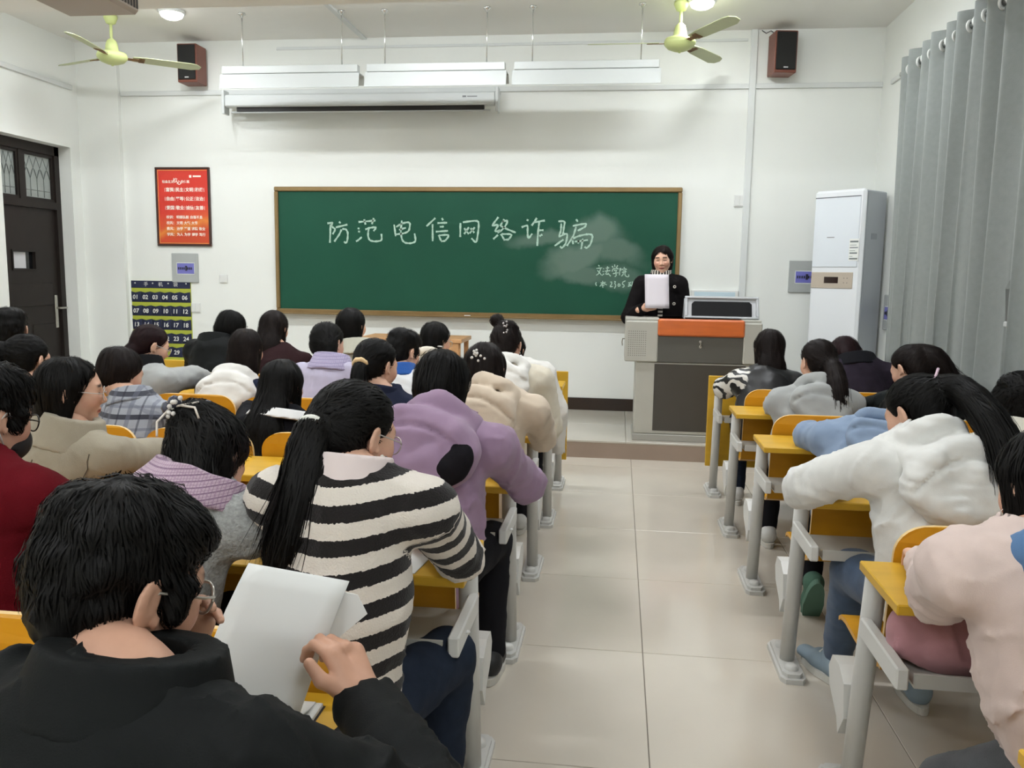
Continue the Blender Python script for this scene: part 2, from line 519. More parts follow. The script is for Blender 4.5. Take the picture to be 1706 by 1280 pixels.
# ---------------------------------------------------------------- window and curtains
win = bpy.data.objects.new('window_1', None); COL.objects.link(win); win.location = (XR + .1, (WY0 + WY1) / 2, WZ0)
prop(win, 'wide dark window behind the grey curtains', 'window', kind='structure')
hw = (WY1 - WY0) / 2; hh = WZ1 - WZ0
wf = MB().box(-.03, .03, -hw, hw, 0, .06).box(-.03, .03, -hw, hw, hh - .06, hh)
for q in range(6): wf.box(-.03, .03, -hw + q * (2 * hw - .06) / 5, -hw + q * (2 * hw - .06) / 5 + .06, 0, hh)
wf.box(-.03, .03, -hw, hw, 1.5, 1.56)
wf.build('window_frame', mat('window_frame_white', (200, 203, 203), 0.4), win)
GL = mat('night_glass', (12, 15, 20), 0.05, spec=.6)
for q in range(5):
    a = -hw + .06 + q * (2 * hw - .06) / 5
    MB().box(-.006, .006, a, a + (2 * hw - .06) / 5 - .06, .06, 1.5).build('pane', GL, win)
    MB().box(-.006, .006, a, a + (2 * hw - .06) / 5 - .06, 1.56, hh - .06).build('pane', GL, win)
struct('window_sill', MB().box(XR - .3, XR + .08, WY0 - .1, WY1 + .08, WZ0 - .05, WZ0, .006), mat('sill_stone', (196, 196, 196), 0.3), label='pale stone sill under the curtains', cat='sill')

CURT = mat('curtain_cloth', (130, 135, 132), 0.85, var=0.05, vscale=30, bump=0.25, bscale=260, sheen=.2)
RODZ = 3.03; CX = 2.12
rod = MB().tube([(CX, .9, RODZ), (CX, 7.02, RODZ)], .014, 12)
rod.lathe([(0, -.02), (.026, -.014), (.03, 0), (.026, .014), (0, .02)], (CX, 7.03, RODZ), 12)
for yy in (1.4, 4.0, 6.6): rod.box(CX, XR, yy - .012, yy + .012, RODZ - .03, RODZ - .014)
prop(rod.build('curtain_rod', mat('rod_grey', (170, 172, 170), 0.35, 0.7)), 'grey metal curtain rod along the right wall', 'curtain rod')
def curtain(y0, y1, n, zb, label, amp=.058, seed=0):
    """n full waves between y0 and y1, grommets on the rod"""
    t = thing('curtain', label, 'curtain', (CX, (y0 + y1) / 2, zb), group='grey grommet curtains on the right wall')
    L = (y1 - y0); rows = 26; per = 20; cols = n * per
    V = []; rng = np.random.default_rng(seed)
    ph = rng.normal(0, .25, n + 2)
    H = 3.13 - zb
    for i in range(rows + 1):
        w = i / rows; z = H * (1 - w)
        for j in range(cols + 1):
            s = j / per
            k = int(s); drift = (ph[k] * (1 - (s - k)) + ph[k + 1] * (s - k)) * w
            a = 2 * math.pi * (s + drift * .35)
            am = amp * (1 - .25 * w) * (1 + .2 * math.sin(3.1 * s + seed))
            x = am * math.sin(a) + .012 * w * math.sin(2.3 * a + 1)
            y = -L / 2 + L * j / cols + .022 * w * math.sin(2 * a) + .02 * w * math.sin(s * 1.7 + seed)
            V.append((x, y, z))
    V = np.array(V); C = cols + 1
    i, j = np.meshgrid(np.arange(rows), np.arange(cols), indexing='ij'); b = (i * C + j).ravel()
    Q = np.stack([b, b + 1, b + C + 1, b + C], 1)
    me = np_mesh('curtain_panel', V, Q); o = link('curtain_panel', me, CURT, t)
    md = o.modifiers.new('thick', 'SOLIDIFY'); md.thickness = .003; md.offset = 0
    ring = MB().lathe([(.021, -.006), (.040, -.006), (.040, .006), (.021, .006), (.021, -.006)], n=18).mesh('grommet')
    ring.materials.append(mat('grommet_white', (222, 224, 220), 0.3))
    for q in range(2 * n):
        s = q / 2
        g = link('grommet', ring, parent=t, loc=(0, -L / 2 + L * s / n, RODZ - zb))
        g.rotation_euler = (math.pi / 2, 0, math.radians(-24 if q % 2 == 0 else 24))
    return t
curtain(4.98, 6.98, 9, .80, 'grey grommet curtain hanging nearest the air conditioner', seed=3)
curtain(2.2, 4.86, 10, .80, 'grey grommet curtain at the right edge, beyond the gap', amp=.065, seed=5)
# dark sash handle seen through the gap between the two curtains
t = thing('window_stay', 'dark grey window stay showing in the gap between the curtains', 'window stay', (2.17, 4.93, 1.22))
MB().prism([(-.03, 0.02), (.03, 0), (.04, .28), (.01, .34), (-.045, .2)], 1, -.02, .05).build('stay_plate', mat('stay_grey', (96, 99, 96), 0.5), t)
MB().box(-.04, .03, -.03, .055, -.012, .02, .006).build('stay_foot', mat('stay_pale', (190, 192, 190), 0.4), t)

# ---------------------------------------------------------------- ceiling lamps
LAMPM = mat('lamp_glow', (255, 252, 244), 0.4, emit=9.0)
for k, (x, y) in enumerate(LAMP_XY):
    where = ['at the front left, above the fan', 'at the front right, above the fan'][k]
    t = thing('ceiling_lamp', 'small round glowing ceiling lamp ' + where, 'ceiling lamp', (x, y, ZC), group='round ceiling lamps')
    MB().lathe([(0, 0), (.115, 0), (.115, -.02), (.1, -.026)], n=24).build('lamp_base', TRIMW, t)
    MB().lathe([(.1, -.024), (.088, -.05), (.055, -.068), (0, -.075)], n=24).build('lamp_dome', LAMPM, t)
    ld = bpy.data.lights.new('lamp_light', 'AREA'); ld.shape = 'DISK'; ld.size = .2
    ld.energy = LAMP_W; ld.color = LAMP_COL; ld.spread = math.radians(178)
    lo = bpy.data.objects.new('lamp_light', ld); COL.objects.link(lo); lo.parent = t; lo.location = (0, 0, -.085)

BATM = mat('added_batten_glow', (244, 250, 255), 0.4, emit=60.0)
for (x, y) in ADDED_BATTEN_XY:  # out-of-view fittings put in to brighten the room
    row = {6.1: 'front', 3.5: 'middle', -0.4: 'rear'}[y]; cl = {-4.0: 'left', -1.6: 'centre', 0.8: 'right'}[x]
    t = thing('added_batten', 'added long white ceiling batten light out of view, %s row, %s' % (row, cl), 'ceiling light', (x, y, ZC), group='added ceiling batten lights')
    MB().box(-.6, .6, -.025, .025, -.035, 0, .006).build('housing', TRIMW, t)
    MB().tube([(-.58, 0, -.062), (.58, 0, -.062)], .019, 12).build('tube_lamp', BATM, t)
    for s in (-1, 1): MB().box(s * .59 - .012, s * .59 + .012, -.02, .02, -.085, -.03, .004).build('lamp_holder', TRIMW, t)
    ld = bpy.data.lights.new('added_batten_light', 'AREA'); ld.shape = 'RECTANGLE'; ld.size = 1.2; ld.size_y = .1
    ld.energy = ADDED_BATTEN_W; ld.color = LAMP_COL; ld.spread = math.radians(178)
    lo = bpy.data.objects.new('added_batten_light', ld); COL.objects.link(lo); lo.parent = t; lo.location = (0, 0, -.095)

# ---------------------------------------------------------------- ceiling fans
FAN = mat('fan_green', (196, 206, 140), 0.45, var=0.06, vscale=12)
FANB = mat('fan_blade_green', (184, 190, 150), 0.5, var=0.06, vscale=7)
RUST = mat('rusty_bracket', (120, 90, 52), 0.7, var=0.4, vscale=60)
def fan(loc, a0, drop, label):
    t = thing('ceiling_fan', label, 'ceiling fan', loc, group='pale green ceiling fans')
    MB().lathe([(0, 0), (.055, 0), (.06, -.02), (.04, -.07), (.018, -.08), (0, -.08)]).build('canopy', FAN, t)
    MB().tube([(0, 0, -.05), (0, 0, -drop + .06)], .013, 12).build('rod', FAN, t)
    MB().lathe([(.016, .17), (.04, .15), (.052, .11), (.056, .07), (.075, .05), (.12, .045), (.13, .02), (.128, .0), (.1, -.03), (.05, -.05), (.012, -.056), (.01, -.066), (0, -.067)], (0, 0, -drop), 28).build('motor_housing', FAN, t)
    for q in range(3):
        a = a0 + q * 2 * math.pi / 3
        outl = [(.17, -.045), (.3, -.062), (.66, -.07), (.72, -.06), (.76, -.02), (.75, .03), (.68, .06), (.3, .055), (.17, .04)]
        bl = MB().prism(outl, 2, -.0025, .0025).build('blade', FANB, t, (0, 0, -drop + .015), None)
        bl.rotation_euler = Matrix.Rotation(a, 3, 'Z').to_euler()
        bl.rotation_euler = (Matrix.Rotation(a, 3, 'Z') @ Matrix.Rotation(math.radians(-13), 3, 'X')).to_euler()
        MB().box(.1, .26, -.022, .022, -.009, -.003, .002).box(.22, .27, -.04, .04, -.009, -.003, .002).build('blade_bracket', RUST, bl)
    return t
fan((-4.585, 7.33, ZC), math.radians(-82), .37, 'pale green ceiling fan at the left, one blade crossing the loudspeaker')
fan((.435, 7.34, ZC), math.radians(180), .34, 'pale green ceiling fan at the right, beside the right loudspeaker')

# projector box hung from the ceiling
t = thing('ceiling_projector', 'brownish grey box hanging from the ceiling at the top left corner', 'projector', (-3.1, 4.65, ZC))
PRJ = mat('projector_grey', (168, 158, 148), 0.5)
MB().box(-.27, .19, -.34, .31, -.73, -.55, .02).build('case', PRJ, t)
MB().tube([(0, 0, -.56), (0, 0, 0)], .025, 12).lathe([(0, 0), (.09, 0), (.09, -.012), (0, -.012)]).build('mount', TRIMW, t)
g = MB()
for q in range(9): g.box(.188, .194, .03 + q * .03, .046 + q * .03, -.70, -.59)
g.build('vent', mat('vent_dark', (60, 58, 56), .6), t)
MB().lathe([(0, 0), (.04, 0), (.045, .03), (.036, .03), (.03, .012), (0, .012)], n=18).build('lens', mat('lens_black', (14, 14, 16), .1), t, (-.05, .31, -.64), (-math.pi / 2, 0, 0))

# ---------------------------------------------------------------- blackboard lights on rods
FIXW = mat('fixture_white', (198, 202, 200), 0.35)
CHRM = mat('chrome_rod', (215, 215, 212), 0.2, .8)
for (xa, xb, rods, lab) in ((-3.55, -2.31, (-3.366, -2.46), 'white hanging blackboard light at the left end of the row'),
                            (-2.23, -1.02, (-2.074, -1.181), 'white hanging blackboard light in the middle of the row'),
                            (-.94, .275, (-.79, .122), 'white hanging blackboard light at the right end of the row')):
    xm = (xa + xb) / 2; h = (xb - xa) / 2
    t = thing('blackboard_light', lab, 'light fixture', (xm, 7.36, ZC), group='blackboard lights hanging on rods')
    MB().box(-h, h, -.035, .035, -.52, -.455, .004).build('gear_tray', FIXW, t)
    # asymmetric reflector opening towards the board
    MB().prism([(-.06, -.65), (-.052, -.65), (-.03, -.535), (.10, -.535), (.135, -.60), (.142, -.597), (.105, -.525), (-.036, -.525)], 0, -h - .015, h + .015).build('reflector', FIXW, t)
    MB().tube([(-h + .04, .03, -.575), (h - .04, .03, -.575)], .013, 10).build('tube_lamp', mat('tube_lamp_off', (235, 236, 232), .3), t)
    for rx in rods:
        MB().tube([(rx - xm, 0, -.455), (rx - xm, 0, -.01)], .0055, 8).build('hanging_rod', CHRM, t)
        MB().lathe([(0, 0), (.03, 0), (.033, -.012), (.016, -.022), (.008, -.04), (0, -.04)], (rx - xm, 0, 0), 14).build('rod_rose', CHRM, t)

# ---------------------------------------------------------------- projection screen case
t = thing('projection_screen', 'long white roll-up projection screen case above the blackboard', 'projector screen', (-2.53, YF - .003, 3.02))
SCRM = mat('screen_case', (206, 210, 209), .4)
MB().box(-1.33, 1.33, -.2, -.09, .01, .125, .012).build('case', SCRM, t)
MB().box(-1.22, 1.22, -.165, -.135, -.03, .012).build('slot', mat('slot_black', (28, 24, 22), .6), t)
MB().tube([(-1.28, -.15, -.035), (1.28, -.15, -.035)], .009, 8).build('bottom_bar', SCRM, t)
for s in (-1, 1):
    MB().box(s * 1.345 - .014, s * 1.345 + .014, -.2, -.085, -.055, .17, .004).box(s * 1.345 - .014, s * 1.345 + .014, -.09, -.02, .13, .15, .003).build('end_bracket', SCRM, t)
MB().box(1.02, 1.055, -.2008, -.199, .075, .09).box(1.065, 1.16, -.2008, -.199, .078, .087).build('maker_mark', mat('grey_print', (120, 122, 124), .6), t)

# ---------------------------------------------------------------- loudspeakers
def speaker(loc, rz, label, wires):
    t = thing('loudspeaker', label, 'loudspeaker', loc, rz, group='loudspeakers on the front wall')
    WOOD = mat('speaker_wood', (116, 66, 52), .4, var=.15, vscale=8, stretch=(1, 1, .15))
    MB().box(-.1, .1, -.23, -.03, -.18, .18, .006).build('cabinet', WOOD, t)
    gr = MB().box(-.088, .088, -.243, -.23, -.155, .168, .006).build('grille', mat('speaker_cloth', (20, 19, 18), .8, bump=.3, bscale=700), t)
    MB().box(-.02, .02, -.2438, -.2425, -.141, -.131, .0004).build('badge', mat('silver_print', (200, 200, 200), .4), gr)
    MB().box(-.03, .03, -.03, .0, -.06, .06, .004).build('wall_bracket', mat('bracket_black', (30, 30, 30), .5), t)
    if wires:
        w = MB().tube([(-.02, -.03, .19), (-.08, -.02, .23), (-.12, -.012, .21), (-.16, -.01, .235)], .004, 6)
        w.tube([(.1, -.04, .1), (.15, -.015, .05), (.165, -.01, -.0), (.2, -.01, -.05), (.12, -.012, -.055)], .004, 6)
        w.tube([(.1, -.05, .08), (.13, -.02, .1), (.155, -.012, .06), (.12, -.02, .0)], .004, 6)
        w.build('cable', mat('cable_black', (18, 18, 18), .5), t)
    return t
speaker((-4.215, YF, 3.44), 0, 'small wood-sided loudspeaker high on the wall near the left fan', False)
speaker((1.37, YF, 3.45), math.radians(8), 'small wood-sided loudspeaker with loose cables high at the right', True)
# ================================================================== blackboard
BG = mat('board_green', (20, 74, 55), 0.6, spec=.25, var=0.10, vscale=1.6, detail=4)
def chalk_dust(m):
    """erased chalk: a smeared cloud on the board's lower right, in board coordinates"""
    nt = m.node_tree; b = nt.nodes['Principled BSDF']
    tc = nt.nodes.new('ShaderNodeTexCoord')
    n = nt.nodes.new('ShaderNodeTexNoise'); n.inputs['Scale'].default_value = 2.2; n.inputs['Detail'].default_value = 5
    nt.links.new(tc.outputs['Object'], n.inputs['Vector'])
    sub = nt.nodes.new('ShaderNodeVectorMath'); sub.operation = 'SUBTRACT'; sub.inputs[1].default_value = (.5, .5, .5)
    nt.links.new(n.outputs['Color'], sub.inputs[0])
    sc = nt.nodes.new('ShaderNodeVectorMath'); sc.operation = 'SCALE'; sc.inputs['Scale'].default_value = .38
    nt.links.new(sub.outputs[0], sc.inputs[0])
    ad = nt.nodes.new('ShaderNodeVectorMath'); ad.operation = 'ADD'
    nt.links.new(tc.outputs['Object'], ad.inputs[0]); nt.links.new(sc.outputs[0], ad.inputs[1])
    tot = None
    for (cx, cz, rx, rz, ang, amt) in ((.78, .14, .42, .085, -6, .13), (1.25, .20, .28, .14, 10, .16), (1.05, -.03, .35, .13, -20, .17), (1.4, .02, .30, .12, 8, .13), (1.05, -.18, .26, .10, 12, .14), (1.45, -.2, .35, .10, 0, .10)):
        mp = nt.nodes.new('ShaderNodeMapping'); mp.vector_type = 'TEXTURE'
        mp.inputs['Location'].default_value = (cx, 0, cz); mp.inputs['Rotation'].default_value = (0, math.radians(ang), 0); mp.inputs['Scale'].default_value = (rx, 100, rz)
        nt.links.new(ad.outputs[0], mp.inputs['Vector'])
        ln = nt.nodes.new('ShaderNodeVectorMath'); ln.operation = 'LENGTH'; nt.links.new(mp.outputs[0], ln.inputs[0])
        mr = nt.nodes.new('ShaderNodeMapRange'); mr.interpolation_type = 'SMOOTHSTEP'
        mr.inputs[1].default_value = 1.3; mr.inputs[2].default_value = .5; mr.inputs[3].default_value = 0; mr.inputs[4].default_value = amt
        nt.links.new(ln.outputs['Value'], mr.inputs[0])
        if tot is None: tot = mr.outputs[0]
        else:
            mx = nt.nodes.new('ShaderNodeMath'); mx.operation = 'MAXIMUM'; nt.links.new(tot, mx.inputs[0]); nt.links.new(mr.outputs[0], mx.inputs[1]); tot = mx.outputs[0]
    mix = nt.nodes.new('ShaderNodeMix'); mix.data_type = 'RGBA'
    old = b.inputs['Base Color'].links[0].from_socket
    nt.links.new(tot, mix.inputs[0]); nt.links.new(old, mix.inputs[6]); mix.inputs[7].default_value = lin((205, 214, 205))
    nt.links.new(mix.outputs[2], b.inputs['Base Color'])
BX0, BX1, BZ0, BZ1 = -3.44, .563, 1.03, 2.288
bc = ((BX0 + BX1) / 2, YF, (BZ0 + BZ1) / 2)
bb = thing('blackboard', 'long green blackboard with chalk writing and bronze frame', 'blackboard', (bc[0], YF, bc[2]))
hx, hz = (BX1 - BX0) / 2, (BZ1 - BZ0) / 2
chalk_dust(BG)
MB().box(-hx + .02, hx - .02, -.035, -.002, -hz + .02, hz - .02).build('board_surface', BG, bb)
BRZ = mat('bronze_frame', (140, 116, 78), .35, .55, var=.1, vscale=5)
for nm, bx in (('frame_top', (-hx, hx, hz - .045, hz)), ('frame_bottom', (-hx, hx, -hz, -hz + .05)), ('frame_side', (-hx, -hx + .04, -hz + .05, hz - .045)), ('frame_side', (hx - .04, hx, -hz + .05, hz - .045))):
    MB().box(bx[0], bx[1], -.055, -.001, bx[2], bx[3], .008).build(nm, BRZ, bb)
MB().box(-hx, hx, -.1, -.055, -hz, -hz + .012, .003).build('chalk_ledge', BRZ, bb)
CHK = mat('chalk', (168, 196, 180), .9, var=.25, vscale=90)
CHALK = [(0.0085,[(-2.897,1.932),(-2.868,1.936),(-2.84,1.941),(-2.86,1.905),(-2.823,1.883),(-2.816,1.87),(-2.844,1.826)]),
(0.0085,[(-2.864,1.921),(-2.873,1.742)]),
(0.0085,[(-2.776,1.949),(-2.761,1.935)]),
(0.0085,[(-2.81,1.893),(-2.691,1.922)]),
(0.0085,[(-2.744,1.878),(-2.706,1.878),(-2.686,1.843),(-2.693,1.764),(-2.708,1.738),(-2.728,1.755)]),
(0.0085,[(-2.752,1.874),(-2.773,1.826),(-2.828,1.754)]),
(0.0085,[(-2.577,1.948),(-2.404,1.963)]),
(0.0085,[(-2.519,1.974),(-2.506,1.923)]),
(0.0085,[(-2.423,1.987),(-2.441,1.928)]),
(0.0085,[(-2.586,1.887),(-2.568,1.882)]),
(0.0085,[(-2.582,1.856),(-2.562,1.853)]),
(0.0085,[(-2.604,1.758),(-2.583,1.769),(-2.545,1.801)]),
(0.0085,[(-2.508,1.876),(-2.466,1.892),(-2.404,1.9),(-2.4,1.889),(-2.425,1.861)]),
(0.0085,[(-2.475,1.88),(-2.483,1.813),(-2.467,1.77),(-2.418,1.758),(-2.339,1.767),(-2.345,1.834)]),
(0.0085,[(-2.216,1.925),(-2.2,1.812)]),
(0.0085,[(-2.195,1.902),(-2.138,1.938),(-2.073,1.95),(-2.053,1.938),(-2.065,1.864),(-2.114,1.84),(-2.196,1.831)]),
(0.0085,[(-2.167,1.875),(-2.097,1.895)]),
(0.0085,[(-2.138,1.965),(-2.151,1.848),(-2.134,1.769),(-2.098,1.746),(-2.041,1.745),(-1.996,1.763),(-2.01,1.841)]),
(0.0085,[(-1.802,1.991),(-1.89,1.912)]),
(0.0085,[(-1.83,1.932),(-1.828,1.768)]),
(0.0085,[(-1.737,1.991),(-1.725,1.97)]),
(0.0085,[(-1.781,1.943),(-1.685,1.947)]),
(0.0085,[(-1.757,1.907),(-1.717,1.91)]),
(0.0085,[(-1.797,1.86),(-1.676,1.869)]),
(0.0085,[(-1.769,1.827),(-1.744,1.773)]),
(0.0085,[(-1.765,1.824),(-1.684,1.832),(-1.664,1.821),(-1.7,1.777)]),
(0.0085,[(-1.744,1.767),(-1.7,1.773)]),
(0.0085,[(-1.553,1.945),(-1.554,1.811)]),
(0.0085,[(-1.528,1.953),(-1.374,1.974),(-1.371,1.91),(-1.381,1.829),(-1.394,1.751),(-1.443,1.8)]),
(0.0085,[(-1.515,1.896),(-1.469,1.84)]),
(0.0085,[(-1.469,1.905),(-1.515,1.84)]),
(0.0085,[(-1.452,1.897),(-1.415,1.853)]),
(0.0085,[(-1.411,1.905),(-1.46,1.848)]),
(0.0085,[(-1.18,2.004),(-1.233,1.935),(-1.237,1.919),(-1.171,1.939),(-1.219,1.862),(-1.162,1.879)]),
(0.0085,[(-1.227,1.794),(-1.182,1.834)]),
(0.0085,[(-1.122,1.984),(-1.162,1.919)]),
(0.0085,[(-1.142,1.96),(-1.085,1.976),(-1.104,1.928),(-1.145,1.879),(-1.186,1.855)]),
(0.0085,[(-1.154,1.919),(-1.079,1.884),(-1.009,1.858)]),
(0.0085,[(-1.153,1.843),(-1.123,1.795)]),
(0.0085,[(-1.145,1.843),(-1.054,1.844),(-1.049,1.828),(-1.078,1.791)]),
(0.0085,[(-1.127,1.789),(-1.074,1.791)]),
(0.0085,[(-0.904,1.981),(-0.887,1.974)]),
(0.0085,[(-0.952,1.909),(-0.891,1.933),(-0.894,1.873),(-0.888,1.793),(-0.848,1.85)]),
(0.0085,[(-0.806,1.998),(-0.854,1.926)]),
(0.0085,[(-0.83,1.958),(-0.728,1.975)]),
(0.0085,[(-0.781,1.962),(-0.791,1.874),(-0.797,1.733)]),
(0.0085,[(-0.779,1.882),(-0.739,1.883)]),
(0.0085,[(-0.778,1.826),(-0.75,1.842)]),
(0.0085,[(-0.598,1.968),(-0.533,1.972),(-0.544,1.908),(-0.55,1.844)]),
(0.0085,[(-0.569,1.948),(-0.571,1.876),(-0.594,1.816),(-0.53,1.852),(-0.506,1.849),(-0.52,1.756),(-0.56,1.712),(-0.576,1.732)]),
(0.0085,[(-0.629,1.735),(-0.545,1.796)]),
(0.0085,[(-0.428,1.989),(-0.412,1.966)]),
(0.0085,[(-0.459,1.925),(-0.387,1.941),(-0.327,1.95),(-0.338,1.918),(-0.41,1.881)]),
(0.0085,[(-0.427,1.917),(-0.449,1.829),(-0.511,1.736)]),
(0.0085,[(-0.464,1.801),(-0.408,1.829),(-0.32,1.85),(-0.271,1.847),(-0.267,1.815),(-0.285,1.751),(-0.32,1.714),(-0.341,1.73)]),
(0.0085,[(-0.456,1.789),(-0.451,1.753)]),
(0.0085,[(-0.435,1.777),(-0.31,1.794)]),
(0.0085,[(-0.399,1.794),(-0.402,1.758)]),
(0.0085,[(-0.359,1.806),(-0.373,1.706)]),
(0.0045,[(-0.204,1.558),(-0.193,1.545)]),
(0.0045,[(-0.223,1.525),(-0.166,1.532)]),
(0.0045,[(-0.179,1.529),(-0.198,1.475),(-0.221,1.461)]),
(0.0045,[(-0.212,1.508),(-0.171,1.462)]),
(0.0045,[(-0.156,1.526),(-0.149,1.521)]),
(0.0045,[(-0.162,1.499),(-0.151,1.496)]),
(0.0045,[(-0.167,1.458),(-0.148,1.476)]),
(0.0045,[(-0.132,1.529),(-0.099,1.533)]),
(0.0045,[(-0.116,1.546),(-0.118,1.503)]),
(0.0045,[(-0.141,1.499),(-0.088,1.507)]),
(0.0045,[(-0.118,1.499),(-0.134,1.469),(-0.104,1.473)]),
(0.0045,[(-0.111,1.483),(-0.083,1.453)]),
(0.0045,[(-0.073,1.55),(-0.062,1.534)]),
(0.0045,[(-0.049,1.564),(-0.045,1.541)]),
(0.0045,[(-0.019,1.558),(-0.032,1.534)]),
(0.0045,[(-0.071,1.497),(-0.065,1.524),(-0.012,1.531),(-0.018,1.518)]),
(0.0045,[(-0.054,1.507),(-0.025,1.514),(-0.037,1.494),(-0.029,1.457),(-0.046,1.45)]),
(0.0045,[(-0.064,1.477),(-0.01,1.488)]),
(0.0045,[(0.005,1.531),(0.015,1.525),(0.003,1.504)]),
(0.0045,[(0.003,1.531),(0.0,1.464)]),
(0.0045,[(0.041,1.542),(0.045,1.532)]),
(0.0045,[(0.022,1.511),(0.025,1.522),(0.065,1.525),(0.062,1.515)]),
(0.0045,[(0.033,1.505),(0.059,1.509)]),
(0.0045,[(0.023,1.491),(0.066,1.499)]),
(0.0045,[(0.04,1.492),(0.031,1.465),(0.018,1.455)]),
(0.0045,[(0.053,1.495),(0.051,1.465),(0.071,1.449),(0.09,1.452),(0.087,1.472)]),
(0.0045,[(-0.219,1.394),(-0.226,1.377),(-0.215,1.36)]),
(0.0045,[(-0.179,1.388),(-0.128,1.395)]),
(0.0045,[(-0.159,1.408),(-0.155,1.341)]),
(0.0045,[(-0.158,1.388),(-0.184,1.354)]),
(0.0045,[(-0.155,1.388),(-0.117,1.369)]),
(0.0045,[(-0.168,1.361),(-0.141,1.365)]),
(0.0045,[(-0.085,1.396),(-0.071,1.4),(-0.071,1.379),(-0.09,1.349),(-0.06,1.356)]),
(0.0045,[(-0.048,1.403),(-0.034,1.403),(-0.044,1.383),(-0.03,1.37),(-0.043,1.336)]),
(0.0045,[(-0.004,1.384),(-0.013,1.367),(-0.003,1.354),(0.013,1.371),(-0.004,1.384)]),
(0.0045,[(0.033,1.398),(0.03,1.378),(0.05,1.371),(0.044,1.351),(0.031,1.351)]),
(0.0045,[(0.033,1.398),(0.059,1.412)]),
(0.0045,[(0.086,1.392),(0.113,1.399)]),
(0.0045,[(0.1,1.396),(0.097,1.365)]),
(0.0045,[(0.087,1.375),(0.11,1.38)]),
(0.0045,[(0.084,1.358),(0.114,1.369)]),
(0.0045,[(0.126,1.406),(0.121,1.359)]),
(0.0045,[(0.136,1.399),(0.16,1.402)]),
(0.0045,[(0.148,1.401),(0.148,1.363)]),
(0.0045,[(0.137,1.381),(0.159,1.383)]),
(0.0045,[(0.136,1.361),(0.162,1.365)])]

_groups = [6, 8, 4, 9, 6, 8, 7, 11, 4, 8, 6, 8, 1, 5, 1, 1, 1, 2, 8]
_i = 0
for gn in _groups:
    mb = MB()
    for (w, pts) in CHALK[_i:_i + gn]:
        p = np.array(pts) - np.array([bc[0], bc[2]])
        if len(p) == 2: q = np.linspace(p[0], p[1], 5)
        else:
            q = []
            for a in range(len(p) - 1):
                p0, p1, p2, p3 = p[max(a - 1, 0)], p[a], p[a + 1], p[min(a + 2, len(p) - 1)]
                for s in np.linspace(0, 1, 5)[:-1]:
                    q.append(.5 * ((2 * p1) + (p2 - p0) * s * .8 + (2 * p0 - 5 * p1 + 4 * p2 - p3) * s * s * .8 + (3 * p1 - p0 - 3 * p2 + p3) * s ** 3 * .8) if False else p1 + (p2 - p1) * s)
            q.append(p[-1]); q = np.array(q)
            for _ in range(2): q[1:-1] = .5 * q[1:-1] + .25 * (q[:-2] + q[2:])
        t = np.gradient(q, axis=0); t /= np.linalg.norm(t, axis=1)[:, None] + 1e-9
        nn = np.stack([-t[:, 1], t[:, 0]], 1)
        ww = w * (1 + .22 * np.sin(np.arange(len(q)) * 1.9 + gn))
        L = q + nn * ww[:, None]; R_ = q - nn * ww[:, None]
        vs = []
        for k in range(len(q)): vs += [(L[k, 0], -.0358, L[k, 1]), (R_[k, 0], -.0358, R_[k, 1])]
        mb.add(vs, [(2 * k, 2 * k + 2, 2 * k + 3, 2 * k + 1) for k in range(len(q) - 1)])
    _i += gn
    mb.build('chalk_character', CHK, bb)
# chalk sticks on the ledge
for k, xx in enumerate((-1.5, .2)):
    prop(MB().tube([(xx, YF - .078, BZ0 + .018), (xx + .06, YF - .078, BZ0 + .018)], .005, 8).build('chalk_stick', mat('chalk_white', (236, 236, 230), .9)),
         ('white chalk stick lying on the blackboard ledge near the middle', 'white chalk stick lying on the blackboard ledge near the speaker')[k], 'chalk')

